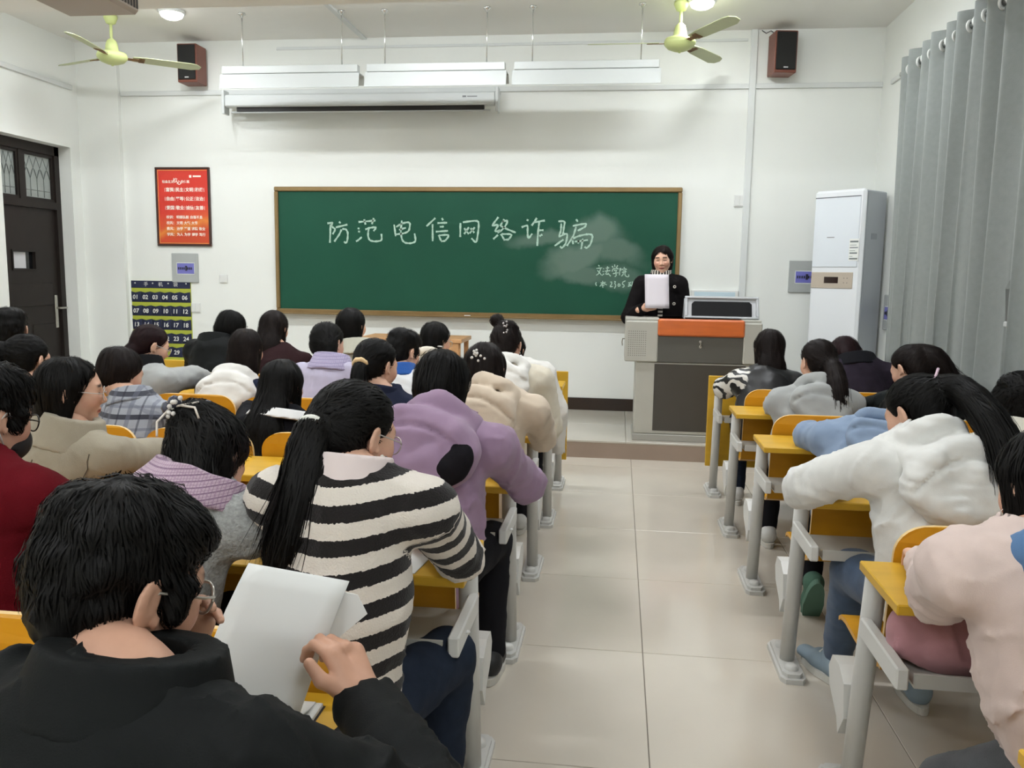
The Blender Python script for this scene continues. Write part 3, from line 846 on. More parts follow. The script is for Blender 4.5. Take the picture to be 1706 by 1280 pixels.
# ================================================================== poster
PW, PH = .292, .394
t = thing('framed_poster', 'red framed poster with white slogans on the front wall', 'poster', (-4.42, YF, 2.087))
FRW = mat('poster_frame_wood', (58, 32, 24), .35)
for bx in ((-PW, PW, PH - .022, PH), (-PW, PW, -PH, -PH + .022), (-PW, -PW + .022, -PH + .022, PH - .022), (PW - .022, PW, -PH + .022, PH - .022)):
    MB().box(bx[0], bx[1], -.026, -.001, bx[2], bx[3], .004).build('frame_rail', FRW, t)
def poster_mat():
    m = mat('poster_red', (206, 52, 38), .35, var=.04, vscale=5)
    nt = m.node_tree; b = nt.nodes['Principled BSDF']; old = b.inputs['Base Color'].links[0].from_socket
    tc = nt.nodes.new('ShaderNodeTexCoord'); sx = nt.nodes.new('ShaderNodeSeparateXYZ'); nt.links.new(tc.outputs['Object'], sx.inputs[0])
    w = nt.nodes.new('ShaderNodeTexNoise'); w.inputs['Scale'].default_value = 7; w.inputs['Detail'].default_value = 5; nt.links.new(tc.outputs['Object'], w.inputs['Vector'])
    a = nt.nodes.new('ShaderNodeMath'); a.operation = 'MULTIPLY_ADD'; nt.links.new(w.outputs['Fac'], a.inputs[0]); a.inputs[1].default_value = .14; nt.links.new(sx.outputs['Z'], a.inputs[2])
    c = nt.nodes.new('ShaderNodeMath'); c.operation = 'MULTIPLY_ADD'; nt.links.new(sx.outputs['X'], c.inputs[0]); c.inputs[1].default_value = -.25; nt.links.new(a.outputs[0], c.inputs[2])
    r = nt.nodes.new('ShaderNodeValToRGB'); nt.links.new(c.outputs[0], r.inputs[0])
    mr = nt.nodes.new('ShaderNodeMapRange'); mr.inputs[1].default_value = -.4; mr.inputs[2].default_value = .05; nt.links.new(c.outputs[0], mr.inputs[0]); nt.links.new(mr.outputs[0], r.inputs[0])
    e = r.color_ramp.elements; e[0].position = 0; e[0].color = lin((196, 70, 34)); e[1].position = 1; e[1].color = lin((206, 52, 38))
    k = e.new(.42); k.color = lin((196, 66, 34)); k = e.new(.6); k.color = lin((222, 130, 52)); k = e.new(.72); k.color = lin((212, 84, 44))
    nt.links.new(r.outputs[0], b.inputs['Base Color'])
    return m
MB().box(-PW + .02, PW - .02, -.018, -.004, -PH + .02, PH - .02).build('print', poster_mat(), t)
GOLD = mat('poster_gold', (222, 178, 90), .4)
MB().box(-PW + .028, -PW + .032, -.0188, -.018, -PH + .028, PH - .028).box(-PW + .028, PW - .028, -.0188, -.018, PH - .032, PH - .028).box(-PW + .028, PW - .028, -.0188, -.018, -PH + .028, -PH + .032).build('gold_line', GOLD, t)
PTX = mat('poster_white', (248, 238, 226), .5)
def ptxt(s, size, x, z, bold=.0006): wall_text('lettering', s, size, x, z, -.0192, PTX, t, bold)
MB().box(.075, .1, -.0192, -.018, .29, .315).box(.115, .2, -.0192, -.018, .296, .312).build('crest_mark', PTX, t)
ptxt('社会主义', .031, -.155, .248); ptxt('核', .048, -.075, .26, .001); ptxt('心', .048, -.035, .238, .001); ptxt('价值观', .031, .03, .248)
for r_, ws in enumerate((('富强', '民主', '文明', '和谐'), ('自由', '平等', '公正', '法治'), ('爱国', '敬业', '诚信', '友善'))):
    z = .168 - r_ * .09
    for c_, w_ in enumerate(ws): ptxt(w_, .043, -.138 + c_ * .105, z, .001)
    b_ = MB()
    for c_ in range(5): b_.box(-.1925 + c_ * .105, -.1895 + c_ * .105, -.0192, -.018, z - .018, z + .02)
    b_.build('divider', PTX, t)
for r_, ws in enumerate((('校训：', '明德弘毅', '自强不息'), ('校风：', '文明', '大气', '大节'), ('教风：', '治学', '严谨', '求精', '敬业'), ('学风：', '为人', '为学', '博学', '笃行'))):
    x_ = -.178
    for q_, w_ in enumerate(ws):
        wd = len(w_) * .0335 - (.012 if q_ == 0 else 0)
        ptxt(w_, .034, x_ + wd / 2, -.105 - r_ * .058); x_ += wd + .013

# ================================================================== phone pocket organiser
NAVY = mat('pocket_navy', (32, 38, 66), .8, bump=.2, bscale=400)
LIME = mat('pocket_lime', (176, 184, 62), .7)
PNUM = mat('pocket_number', (214, 214, 208), .6)
t = thing('phone_pocket_chart', 'navy and lime hanging phone pocket chart numbered 01 to 30', 'pocket organizer', (-4.7, YF, .45))
MB().box(-.325, .325, -.012, -.001, 0, .885).build('backing', LIME, t)
hd = MB().box(-.325, .325, -.016, -.012, .81, .885, .002).build('header', NAVY, t)
for s_, x_ in (('手', -.16), ('机', .0), ('袋', .165)): wall_text('lettering', s_, .05, x_, .847, -.0168, PNUM, hd)
for x_ in (-.28, -.085, .085, .28): MB().lathe([(0, 0), (.008, 0), (.008, .003), (0, .003)], n=10).build('eyelet', PNUM, hd, (x_, -.016, .86), (math.pi / 2, 0, 0))
pk = MB()
_pz = [(-.049, 0), (.049, 0)]
# a bellied pocket: bottom seam flush, mouth standing off the backing
prof = [(0, -.013), (.02, -.024), (.06, -.03), (.1, -.034)]
vs = []
for (z, y) in prof:
    for (x, k) in ((-.0535, .35), (-.035, .9), (0, 1), (.035, .9), (.0535, .35)): vs.append((x, -.0125 + (y + .012) * k, z * 1.1 - (.012 * (1 - abs(x) / .0535) if z == .1 else 0)))
fs = [(i * 5 + j, i * 5 + j + 1, (i + 1) * 5 + j + 1, (i + 1) * 5 + j) for i in range(3) for j in range(4)]
pk.add(vs, fs, True)
pk_me = pk.mesh('pocket'); pk_me.materials.append(NAVY)
for n_ in range(30):
    r_, c_ = divmod(n_, 6)
    p_ = link('pocket', pk_me, parent=t, loc=(-.27 + c_ * .108, 0, .665 - r_ * .142))
    if n_ + 1 not in (15, 16, 19, 20, 21, 22, 25, 26, 27, 28): pass
    link('lettering', text_mesh('%02d' % (n_ + 1), .062, bold=.0012), PNUM, p_, (.0, -.034, .05), (math.radians(82), 0, 0))

# ================================================================== wall boxes, switches
PNL = mat('panel_steel', (176, 180, 178), .4, .2)
def breaker_box(name, label, x, z, w, h, y=YF, rz=0, loc=None):
    t = thing(name, label, 'electrical box', loc or (x, y, z), rz)
    MB().box(-w, w, -.02, -.001, -h, h, .004).build('cover', PNL, t)
    q = MB().box(-w * .58, w * .72, -.024, -.02, -h * .4, h * .32, .002).build('viewing_window', mat('tinted_window', (112, 112, 184), .2), t)
    b_ = MB()
    for k in range(8): b_.box(-w * .5 + k * w * .14, -w * .41 + k * w * .14, -.0255, -.024, -h * .12, h * .05)
    b_.box(w * .05, w * .2, -.0257, -.024, -h * .2, h * .15)
    b_.build('breaker', mat('breaker_dark', (30, 30, 52), .4), q)
    MB().box(-w * .62, w * .76, -.0225, -.02, -h * .45, -h * .4).box(-w * .62, w * .76, -.0225, -.02, h * .32, h * .37).box(-w * .62, -w * .58, -.0225, -.02, -h * .45, h * .37).box(w * .72, w * .76, -.0225, -.02, -h * .45, h * .37).build('window_rim', mat('rim_white', (220, 222, 220), .4), t)
    return t
breaker_box('breaker_panel', 'grey breaker panel with blue window below the red poster', -4.425, 1.472, .142, .148)
breaker_box('breaker_panel', 'grey breaker panel with blue window beside the air conditioner', 1.72, 1.477, .145, .148)
breaker_box('breaker_panel', 'small grey breaker panel on the side wall beside the curtain', 0, 0, .11, .15, rz=-math.pi / 2, loc=(XR, 7.53, 1.18))
PLASW = mat('switch_plastic', (222, 223, 220), .35)
def plate(name, label, x, z, w, h, keys):
    t = thing(name, label, 'wall switch', (x, YF, z))
    MB().box(-w, w, -.012, -.001, -h, h, .003).build('plate', PLASW, t)
    for k in range(keys):
        kw = 2 * w * .86 / keys
        MB().box(-w * .86 + k * kw + .002, -w * .86 + (k + 1) * kw - .002, -.016, -.012, -h * .8, h * .8, .0015).build('rocker', PLASW, t)
plate('wall_socket', 'small white wall socket between poster and blackboard', -4.015, 1.368, .043, .043, 1)
plate('wall_switch', 'white switch plate beside the phone pocket chart', -4.325, 1.066, .05, .05, 2)
plate('wall_switch', 'white switch plate beside the vertical cable duct', 1.093, 2.17, .05, .055, 2)
t = thing('control_box', 'white wall box with pale blue label behind the podium screen', 'wall box', (.9, YF, 1.245))
MB().box(-.22, .22, -.05, -.001, -.11, .095, .006).build('case', PLASW, t)
MB().box(-.19, .19, -.052, -.05, -.02, .075, .002).build('label_plate', mat('pale_blue_print', (192, 212, 222), .5), t)

# ================================================================== standing air conditioner
ac = thing('air_conditioner', 'tall white standing air conditioner in the front right corner', 'air conditioner', (1.995, 7.80, PLZ), math.radians(-45))
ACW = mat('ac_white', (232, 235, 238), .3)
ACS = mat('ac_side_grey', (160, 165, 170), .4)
w, d, h = .235, .34, 2.08
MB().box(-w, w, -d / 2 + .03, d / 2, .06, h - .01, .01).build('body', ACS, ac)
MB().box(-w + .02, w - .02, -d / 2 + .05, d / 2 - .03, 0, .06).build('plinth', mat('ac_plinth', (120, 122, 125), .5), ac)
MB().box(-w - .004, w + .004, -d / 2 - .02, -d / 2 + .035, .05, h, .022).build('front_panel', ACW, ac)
MB().box(-w + .012, w - .03, -d / 2 - .026, -d / 2 - .019, 1.42, h - .06, .004).build('outlet_flap', mat('ac_flap', (226, 232, 238), .25), ac)
MB().box(-w + .012, w - .03, -d / 2 - .0265, -d / 2 - .024, h - .066, h - .058).build('outlet_slot', mat('slot_grey', (92, 96, 100), .5), ac)
cp = MB().box(-w + .012, w - .06, -d / 2 - .026, -d / 2 - .019, 1.235, 1.375, .012).build('control_panel', mat('ac_champagne', (196, 184, 168), .3, .2), ac)
MB().box(-.095, .04, -d / 2 - .028, -d / 2 - .025, 1.28, 1.335, .002).build('display', mat('display_brown', (48, 34, 30), .15), cp)
for k in range(4): MB().box(.09 + .03 * (k % 2), .1 + .03 * (k % 2), -d / 2 - .0275, -d / 2 - .025, 1.28 + .04 * (k // 2), 1.29 + .04 * (k // 2)).build('button', mat('button_grey', (150, 140, 128), .4), cp)
st = MB().box(.125, .215, -d / 2 - .0275, -d / 2 - .0255, 1.475, 1.66).build('rating_sticker', mat('sticker_white', (232, 234, 230), .6), ac)
sm = MB()
for k in range(7): sm.box(.132, .132 + (.075, .03, .07, .05, .075, .06, .075)[k], -d / 2 - .0282, -d / 2 - .0275, 1.485 + k * .024, 1.485 + k * .024 + (.012, .004, .012, .004, .008, .004, .014)[k])
sm.build('sticker_print', mat('sticker_ink', (110, 118, 118), .6), st)
MB().box(-.09, -.02, -d / 2 - .0275, -d / 2 - .0255, 1.672, 1.68).build('badge', mat('badge_grey', (150, 152, 155), .3, .5), ac)
MB().box(w, w + .002, -.05, .04, 1.66, 1.71).build('side_label', mat('side_label_grey', (140, 146, 150), .5), ac)

# ================================================================== podium
pd = thing('podium', 'grey lecture podium with orange wooden front strip and dark panels', 'podium', (.59, 6.98, PLZ))
PG = mat('podium_grey', (176, 174, 164), .45, var=.03, vscale=8)
PDK = mat('podium_dark_panel', (66, 62, 56), .4, var=.05)
ORG = mat('podium_orange_wood', (198, 98, 38), .4, var=.12, vscale=5, stretch=(1, 6, 6), coat=.3)
MB().box(-.44, .50, -.24, .22, .055, .64, .008).build('lower_cabinet', PG, pd)
MB().box(-.45, .51, -.25, .22, 0, .055, .004).build('plinth', mat('podium_plinth', (160, 158, 150), .5), pd)
MB().box(-.29, .42, -.244, -.239, .085, .625, .002).build('front_panel', PDK, pd)
lb = MB().box(-.53, -.27, -.26, .26, .64, .965, .008).build('left_block', PG, pd)
hol = MB()
for i in range(9):
    for j in range(12): hol.lathe([(0, 0), (.0045, 0)], n=6)
hol = MB()
for i in range(9):
    for j in range(12):
        x_, z_ = -.50 + i * .0165, .69 + j * .0175
        hol.add([(x_ + .0045 * math.cos(a), -.2604, z_ + .0045 * math.sin(a)) for a in [q * math.pi / 3 for q in range(6)]], [(0, 1, 2, 3, 4, 5)])
hol.build('speaker_perforation', mat('perforation_dark', (120, 118, 112), .8), lb)
MB().box(.39, .53, -.26, .26, .64, .965, .008).build('right_block', PG, pd)
MB().box(-.27, .39, -.25, .26, .64, .85, .003).build('drawer', mat('podium_drawer', (84, 82, 76), .45), pd)
MB().box(-.275, .395, -.272, .26, .85, .985, .012).build('wooden_strip', ORG, pd)
MB().box(-.53, .53, -.2, .27, .965, .985, .004).build('worktop', PG, pd)
lk = MB().lathe([(0, 0), (.012, 0), (.012, .008), (0, .008)], n=12).build('lock', mat('lock_steel', (190, 190, 186), .25, .9), pd, (.06, -.25, .81), (math.pi / 2, 0, 0))
MB().box(-.004, .004, -.03, .008, .008, .03, .001).lathe([(.004, 0), (.011, 0), (.011, .002), (.004, .002), (.004, 0)], (0, -.04, .012), 10).build('key', mat('key_steel', (196, 194, 186), .25, .9), lk)
MB().box(-.55, -.53, -.02, .0, .80, .806).tube([(-.548, -.01, .80), (-.552, -.01, .775), (-.548, -.012, .745)], .004, 6).build('side_hook', mat('key_brass', (120, 112, 90), .35, .8), pd)
mo = thing('podium_monitor', 'silver-framed tilted monitor set into the podium top', 'monitor', (.82, 6.93, PLZ + .985))
SIL = mat('silver_frame', (178, 180, 182), .45, .3)
ta = math.radians(-32)
def tilt(y, z): return (y * math.cos(ta) - z * math.sin(ta), y * math.sin(ta) * 0 + z)
frm = MB()
for bx in ((-.29, .29, 0, .018), (-.29, .29, .165, .185), (-.29, -.268, .018, .165), (.268, .29, .018, .165)):
    frm.box(bx[0], bx[1], -.02, .0, bx[2], bx[3], .004)
frm.build('frame', SIL, mo, (0, -.06, 0), (ta * .6, 0, 0))
MB().box(-.268, .268, 0, .004, .01, .17).build('inner_panel', mat('inner_panel_grey', (206, 208, 210), .7), mo, (0, -.055, 0), (ta * .6, 0, 0))
MB().prism([(-.235, .01), (.235, .01), (.235, .12), (.215, .14), (-.215, .14), (-.235, .12)], 1, -.018, -.002).build('screen', mat('monitor_black', (14, 14, 16), .6, spec=.2), mo, (0, -.055, 0), (ta * .6, 0, 0))
for s in (-1, 1): MB().prism([(-.07, 0), (.12, 0), (.12, .012), (.01, .16)], 0, s * .29 - .004, s * .29 + .004).build('side_cheek', SIL, mo)

# low wooden table on the platform, behind the front row
t = thing('wooden_table', 'light wooden table against the front wall below the blackboard', 'table', (-1.84, 7.55, PLZ))
LW = mat('light_wood', (196, 150, 104), .45, var=.1, vscale=4, stretch=(1, 8, 8))
MB().box(-.47, .47, -.25, .25, .70, .735, .004).build('tabletop', LW, t)
MB().box(-.44, .44, -.24, -.22, .25, .70).build('modesty_panel', LW, t)
for sx in (-1, 1):
    for sy in (-1, 1): MB().box(sx * .43 - .02, sx * .43 + .02, sy * .2 - .02, sy * .2 + .02, 0, .70, .003).build('leg', LW, t)
# ================================================================== row desks with seats
YEL = mat('yellow_laminate', (206, 162, 46), .35, var=.07, vscale=3, stretch=(1, 7, 7), spec=.4)
ORW = mat('seat_plywood', (202, 144, 28), .35, var=.06, vscale=3, stretch=(1, 7, 7), spec=.4)
EDG = mat('plywood_edge', (228, 196, 138), .5)
POST = mat('post_grey', (200, 199, 194), .4, spec=.4)
TRAY = mat('tray_grey', (184, 182, 174), .45)
CAPW = mat('bracket_plastic', (212, 212, 208), .45)
PITCH = .48
YK = lambda k: 2.268 + .8607 * k

def back_mesh():
    """seat back: rounded top corners, leaning, slightly dished towards the sitter (+y)"""
    w, z0, z1, r = .222, .44, .845, .1
    out = [(-w, z0), (w, z0)]
    for a in np.linspace(0, math.pi / 2, 8): out.append((w - r + r * math.cos(a) ** .8 if math.cos(a) > 0 else w - r, z1 - .075 + .075 * math.sin(a)))
    for a in np.linspace(math.pi / 2, math.pi, 8): out.append((-(w - r) + r * -(abs(math.cos(a)) ** .8), z1 - .075 + .075 * math.sin(a)))
    out = [(float(a.real), b) for a, b in out]
    n = len(out); vs = []
    def yy(x, z): return -.045 - (z - .44) * .12 + .02 * (1 - (x / w) ** 2)
    for dy in (0, .013):
        for (x, z) in out: vs.append((x, yy(x, z) + dy - .02, z))
    me = bpy.data.meshes.new('backrest')
    fs = [tuple(range(n)), tuple(range(2 * n - 1, n - 1, -1))] + [(i, n + i, n + (i + 1) % n, (i + 1) % n) for i in range(n)]
    me.from_pydata(vs, [], fs); me.update()
    me.materials.append(ORW); me.materials.append(EDG)
    for i, p in enumerate(me.polygons): p.material_index = 0 if i < 2 else 1
    return me
def seat_mesh():
    prof = [(-.03, .445), (.02, .425), (.1, .415), (.2, .418), (.3, .425), (.35, .42), (.375, .405)]
    vs = []; fs = []; w = .215; n = len(prof)
    for dz in (0, -.014):
        for x in (-w, w):
            for (y, z) in prof: vs.append((x, y, z + dz))
    I = lambda s, x, i: s * 2 * n + x * n + i
    for i in range(n - 1):
        fs += [(I(0, 0, i), I(0, 1, i), I(0, 1, i + 1), I(0, 0, i + 1)), (I(1, 0, i + 1), I(1, 1, i + 1), I(1, 1, i), I(1, 0, i)),
               (I(0, 0, i), I(0, 0, i + 1), I(1, 0, i + 1), I(1, 0, i)), (I(0, 1, i + 1), I(0, 1, i), I(1, 1, i), I(1, 1, i + 1))]
    fs += [(I(0, 1, 0), I(0, 0, 0), I(1, 0, 0), I(1, 1, 0)), (I(0, 0, n - 1), I(0, 1, n - 1), I(1, 1, n - 1), I(1, 0, n - 1))]
    me = bpy.data.meshes.new('seat'); me.from_pydata(vs, [], fs); me.update()
    me.materials.append(ORW)
    return me
BACK_ME, SEAT_ME = back_mesh(), seat_mesh()
post_me = MB().tube([(0, -.005, .02), (0, -.115, .728)], .027, 14).mesh('leg'); post_me.materials.append(POST)
fp = MB().prism([(-.045, -.13), (-.03, -.155), (.03, -.155), (.045, -.13), (.045, .15), (.03, .175), (-.03, .175), (-.045, .15)], 2, 0, .018)
fp.prism([(-.036, -.115), (-.022, -.14), (.022, -.14), (.036, -.115), (.036, .14), (.022, .16), (-.022, .16), (-.036, .14)], 2, .018, .032)
for yy in (-.09, .1): fp.lathe([(.026, .032), (.024, .046), (.012, .05), (0, .05)], (0, yy, 0), 12)
foot_me = fp.mesh('foot_plate'); foot_me.materials.append(POST)
tb_me = MB().box(-.014, .014, -.40, -.11, .548, .60, .004).lathe([(0, 0), (.008, 0), (.008, .004), (0, .004)], (.016, -.3, .57), 8).mesh('tray_bracket'); tb_me.materials.append(CAPW)
sb = MB().prism([(-.02, .27), (.03, .2), (.05, .24), (.14, .29), (.16, .34), (.13, .385), (.06, .39), (.0, .36)], 0, -.03, .03)
sb_me = sb.mesh('seat_bracket'); sb_me.materials.append(CAPW)

def desk_row(side, k, nseat, label):
    """side -1: the block left of the aisle, running to -x; side +1: the right block"""
    x0 = -.384 if side < 0 else .6745
    t = thing('row_desk', label, 'desk', (x0, YK(k), 0), group='yellow row desks bolted to the floor')
    L = nseat * PITCH + .03
    sx = side
    MB().box(sx * -.045, sx * (L - .0), -.41, -.115, .727, .752, .003).build('desktop', YEL, t)
    MB().box(sx * .01, sx * (L - .03), -.385, -.13, .552, .558).box(sx * .01, sx * (L - .03), -.392, -.384, .552, .585).build('book_tray', TRAY, t)
    for q in range(0, nseat + 1, 2):
        xx = sx * (q * PITCH if q else 0)
        lg = link('leg', post_me, parent=t, loc=(xx, 0, 0))
        link('foot_plate', foot_me, parent=lg)
        link('tray_bracket', tb_me, parent=t, loc=(xx - sx * (.018 if q == 0 else -.018), 0, 0))
        if k < 4: link('seat_bracket', sb_me, parent=t, loc=(xx, 0, 0))
    if k < 4:
        for q in range(nseat):
            xc = sx * (.022 + (q + .5) * PITCH)
            link('backrest', BACK_ME, parent=t, loc=(xc, 0, 0))
            link('seat', SEAT_ME, parent=t, loc=(xc, 0, 0))
    else:
        MB().box(sx * -.055, sx * (L + .02), .02, .04, .18, .80, .003).build('front_panel', YEL, t)
    return t
_names = {4: 'front row, closest to the podium', 3: 'second row from the front', 2: 'third row from the front', 1: 'fourth row from the front', 0: 'fifth row from the front', -1: 'nearest row, closest to the camera'}
for k in range(4, -2, -1):
    desk_row(-1, k, 6, 'yellow and grey row desk left of the aisle, ' + _names[k])
    desk_row(1, k, 2, 'yellow and grey row desk right of the aisle, ' + _names[k])
# ================================================================== people
SKIN = mat('skin', (214, 172, 146), .5, var=.05, vscale=40, attr='Col', spec=.35)
def hair_mat(name, c, rough=.55):
    m = mat(name, c, rough, var=.35, vscale=55, spec=.15)
    return m
HAIR_BLACK = hair_mat('hair_black', (13, 12, 11))
HAIR_BROWN = hair_mat('hair_dark_brown', (25, 18, 16))
HAIR_WINE = hair_mat('hair_wine', (34, 18, 20))
def cloth(name, c, rough=.9, var=.06, bump=.35, bscale=420, sheen=.15, vscale=18):
    if sum(c) < 200: sheen = 0.0
    return mat(name, c, rough, var=var, vscale=vscale, bump=bump, bscale=bscale, sheen=sheen, spec=.12 if sum(c) < 200 else .2)

# ---------------------------------------------------------------- head template (local: +y face, +z crown)
def head_sdf():
    S = Sdf()
    S.u(ell((0, -.014, .036), (.074, .093, .080)))
    S.u(ell((0, .03, -.028), (.060, .062, .082)), .04)
    for s in (-1, 1):
        S.u(rc((s * .046, .0, -.05), (s * .012, .058, -.092), .019, .016), .03)
        S.u(ell((s * .036, .06, -.022), (.026, .024, .028)), .03)
    S.u(rc((-.036, .073, .026), (.036, .073, .026), .010, .010), .022)
    S.u(rc((0, .084, .014), (0, .103, -.026), .007, .0105), .014)
    for s in (-1, 1):
        S.u(ell((s * .012, .09, -.031), (.0085, .010, .0075)), .008)
        S.sub(ell((s * .031, .102, .005), (.019, .018, .012)), .014)
        S.u(ell((s * .031, .073, .005), (.0155, .0135, .0115)), .004)
        ER = rot_m(s * 24, 8, 0)
        S.u(ell((s * .083, -.012, -.004), (.0062, .021, .033), ER), .004)
        S.sub(ell((s * .0905, -.006, .0), (.0065, .011, .019), ER), .003)
        S.u(ell((s * .079, .006, -.026), (.005, .007, .010)), .005)
    S.u(ell((0, .087, -.057), (.023, .010, .0055)), .006)
    S.u(ell((0, .085, -.067), (.019, .010, .006)), .005)
    S.u(rc((0, .062, -.092), (0, .064, -.095), .02, .019), .02)
    return S
_HS = head_sdf()
def head_template(vox):
    V, Q = surf(_HS, (-.1, -.125, -.135), (.1, .125, .135), vox)
    x, y, z = V[:, 0], V[:, 1], V[:, 2]
    c = np.tile(np.array(lin((216, 172, 147))[:3]), (len(V), 1))
    def tint(mask, col):
        c[:] = c * (1 - mask[:, None]) + np.array(lin(col)[:3]) * mask[:, None]
    ss = lambda a, b, v: np.clip((v - a) / (b - a), 0, 1)
    ax = np.abs(x)
    tint((1 - ss(.018, .034, np.sqrt((ax - .042) ** 2 + (z + .03) ** 2))) * (y > .03) * .35, (214, 140, 124))
    tint((1 - ss(.006, .010, np.abs(z + .062) + ax * .12)) * (1 - ss(.02, .026, ax)) * (y > .07), (182, 96, 92))
    tint((1 - ss(.001, .003, np.abs(z + .0622))) * (1 - ss(.017, .022, ax)) * (y > .08), (96, 44, 44))
    br = z - (.030 - .18 * (ax - .03) ** 2 / .03)
    tint((1 - ss(.003, .0065, np.abs(br))) * ss(.012, .016, ax) * (1 - ss(.046, .052, ax)) * (y > .05), (58, 42, 36))
    ey = z - (.0035 - 9 * (ax - .031) ** 2)
    tint((1 - ss(.0022, .0045, np.abs(ey))) * ss(.016, .019, ax) * (1 - ss(.043, .047, ax)) * (y > .06), (46, 32, 30))
    return V, Q, c
HEAD = {}
def get_head(vox):
    if vox not in HEAD: HEAD[vox] = head_template(vox)
    return HEAD[vox]

# ---------------------------------------------------------------- hand template (right hand, fingers +y, palm -z, thumb -x)
def hand_mesh(curl, thumb, spread=.004, vox=.0034, scale=1.0):
    S = Sdf()
    S.u(rc((0, -.055, 0), (0, .0, 0), .025, .026, (0, 0, 1), .8))
    S.u(rc((-.012, .01, 0), (-.022, .082, 0), .022, .018, (0, 0, 1), .68), .02)
    S.u(rc((.012, .01, 0), (.026, .076, -.002), .022, .016, (0, 0, 1), .68), .02)
    S.u(rc((-.02, .012, -.008), (-.034, .04, -.01), .017, .014), .015)
    base = [(-.027, .086), (-.009, .092), (.010, .089), (.027, .08)]
    ln = [(.04, .024, .021), (.044, .027, .022), (.041, .026, .021), (.032, .02, .019)]
    rad = [(.0092, .0082, .0066)] * 3 + [(.0082, .0072, .0058)]
    for i in range(4):
        p = A3(base[i][0], base[i][1], 0); a = 0
        sx = (i - 1.5) * spread * 8
        for q in range(3):
            a += math.radians(curl[i][q])
            d = A3(sx * math.cos(a), math.cos(a), -math.sin(a)); d = nrm(d)
            e = p + d * ln[i][q]
            S.u(rc(p, e, rad[i][q] + .0006, rad[i][min(q + 1, 2)]), .004 if q else .008)
            p = e
    p = A3(-.03, .03, -.008)
    for q, (dx, dy, dz, l, r1, r2) in enumerate(thumb):
        e = p + nrm(A3(dx, dy, dz)) * l
        S.u(rc(p, e, r1, r2), .006); p = e
    V, Q = surf(S, (-.11, -.085, -.11), (.075, .19, .05), vox)
    c = np.tile(np.array(lin((214, 168, 142))[:3]), (len(V), 1))
    return V * scale, Q, c
HANDS = {}
def get_hand(kind, vox=.0045):
    if (kind, vox) not in HANDS:
        if kind == 'rest':
            HANDS[kind, vox] = hand_mesh([(22, 25, 18), (24, 28, 18), (26, 30, 20), (30, 30, 22)], [(-.7, .7, -.25, .034, .0125, .0105), (-.3, .9, -.2, .03, .0105, .008)], vox=vox)
        elif kind == 'pen':
            HANDS[kind, vox] = hand_mesh([(40, 35, 20), (48, 45, 25), (55, 55, 30), (60, 55, 30)], [(-.35, .8, -.5, .034, .0125, .0105), (.25, .9, -.45, .03, .0105, .008)], vox=vox)
        elif kind == 'pinch':
            HANDS[kind, vox] = hand_mesh([(38, 48, 28), (42, 50, 28), (46, 52, 30), (50, 52, 30)], [(-.75, .62, .12, .036, .0138, .012), (-.28, .95, .05, .034, .0118, .0095)], vox=vox, scale=.88)
        elif kind == 'grip':
            HANDS[kind, vox] = hand_mesh([(62, 58, 30), (66, 62, 32), (70, 64, 34), (72, 62, 34)], [(-.45, .85, .05, .036, .0135, .0115), (-.02, 1, .02, .033, .0115, .009)], vox=vox)
    return HANDS[kind, vox]

def put(V, R, p, mirror=False):
    V = V.copy()
    if mirror: V[:, 0] *= -1
    return V @ np.asarray(R).T + np.asarray(p)

def frame(y, z):
    """rotation whose local y follows y and local z is near z"""
    y = nrm(np.asarray(y, float)); x = nrm(np.cross(y, z)); z2 = np.cross(x, y)
    return np.stack([x, y, z2], 1)

# ---------------------------------------------------------------- shoe template (toe +y)
def shoe_parts():
    S = Sdf()
    S.u(rc((0, -.085, .055), (0, .02, .05), .038, .036, (0, 0, 1), 1.15))
    S.u(rc((0, .02, .045), (0, .115, .035), .038, .034, (0, 0, 1), .75), .03)
    S.u(rc((0, -.075, .07), (0, -.05, .115), .036, .037), .03)
    S.cap(plane((0, 0, .022), (0, 0, -1)), .004)
    S.sub(rc((0, -.06, .13), (0, -.055, .09), .028, .024), .006)
    up = surf(S, (-.06, -.15, 0), (.06, .17, .17), .007)
    out = []
    for a in np.linspace(0, 2 * math.pi, 28, endpoint=False):
        y = math.sin(a); x = math.cos(a)
        out.append(((.043 if y > -.2 else .039) * x * (1 - .12 * max(0, y)), -.005 + .137 * (abs(y) ** .85) * (1 if y > 0 else -1)))
    return up, out
_SHOE = shoe_parts()
def make_shoe(parent, base, p, yaw, pitch, upper, sole, laces=True):
    R = np.array(Matrix.Rotation(math.radians(yaw), 3, 'Z') @ Matrix.Rotation(math.radians(-pitch), 3, 'X'))
    (V, Q), out = _SHOE
    o = link('shoe', np_mesh('shoe', put(V, R, np.asarray(p) - base), Q), upper, parent)
    mb = MB().prism(out, 2, 0, .026)
    mb.v = [tuple(q) for q in put(np.array(mb.v), R, np.asarray(p) - base)]
    mb.build('sole', sole, o)
    if laces:
        lb = MB()
        for k in range(4):
            y = .0 + k * .022; z = .094 - k * .011
            lb.tube([(-.022, y, z - .006), (0, y + .006, z + .001), (.022, y, z - .006)], .0035, 5)
        lb.v = [tuple(q) for q in put(np.array(lb.v), R, np.asarray(p) - base)]
        lb.build('laces', mat('lace_white', (226, 226, 222), .8), o)
    return o

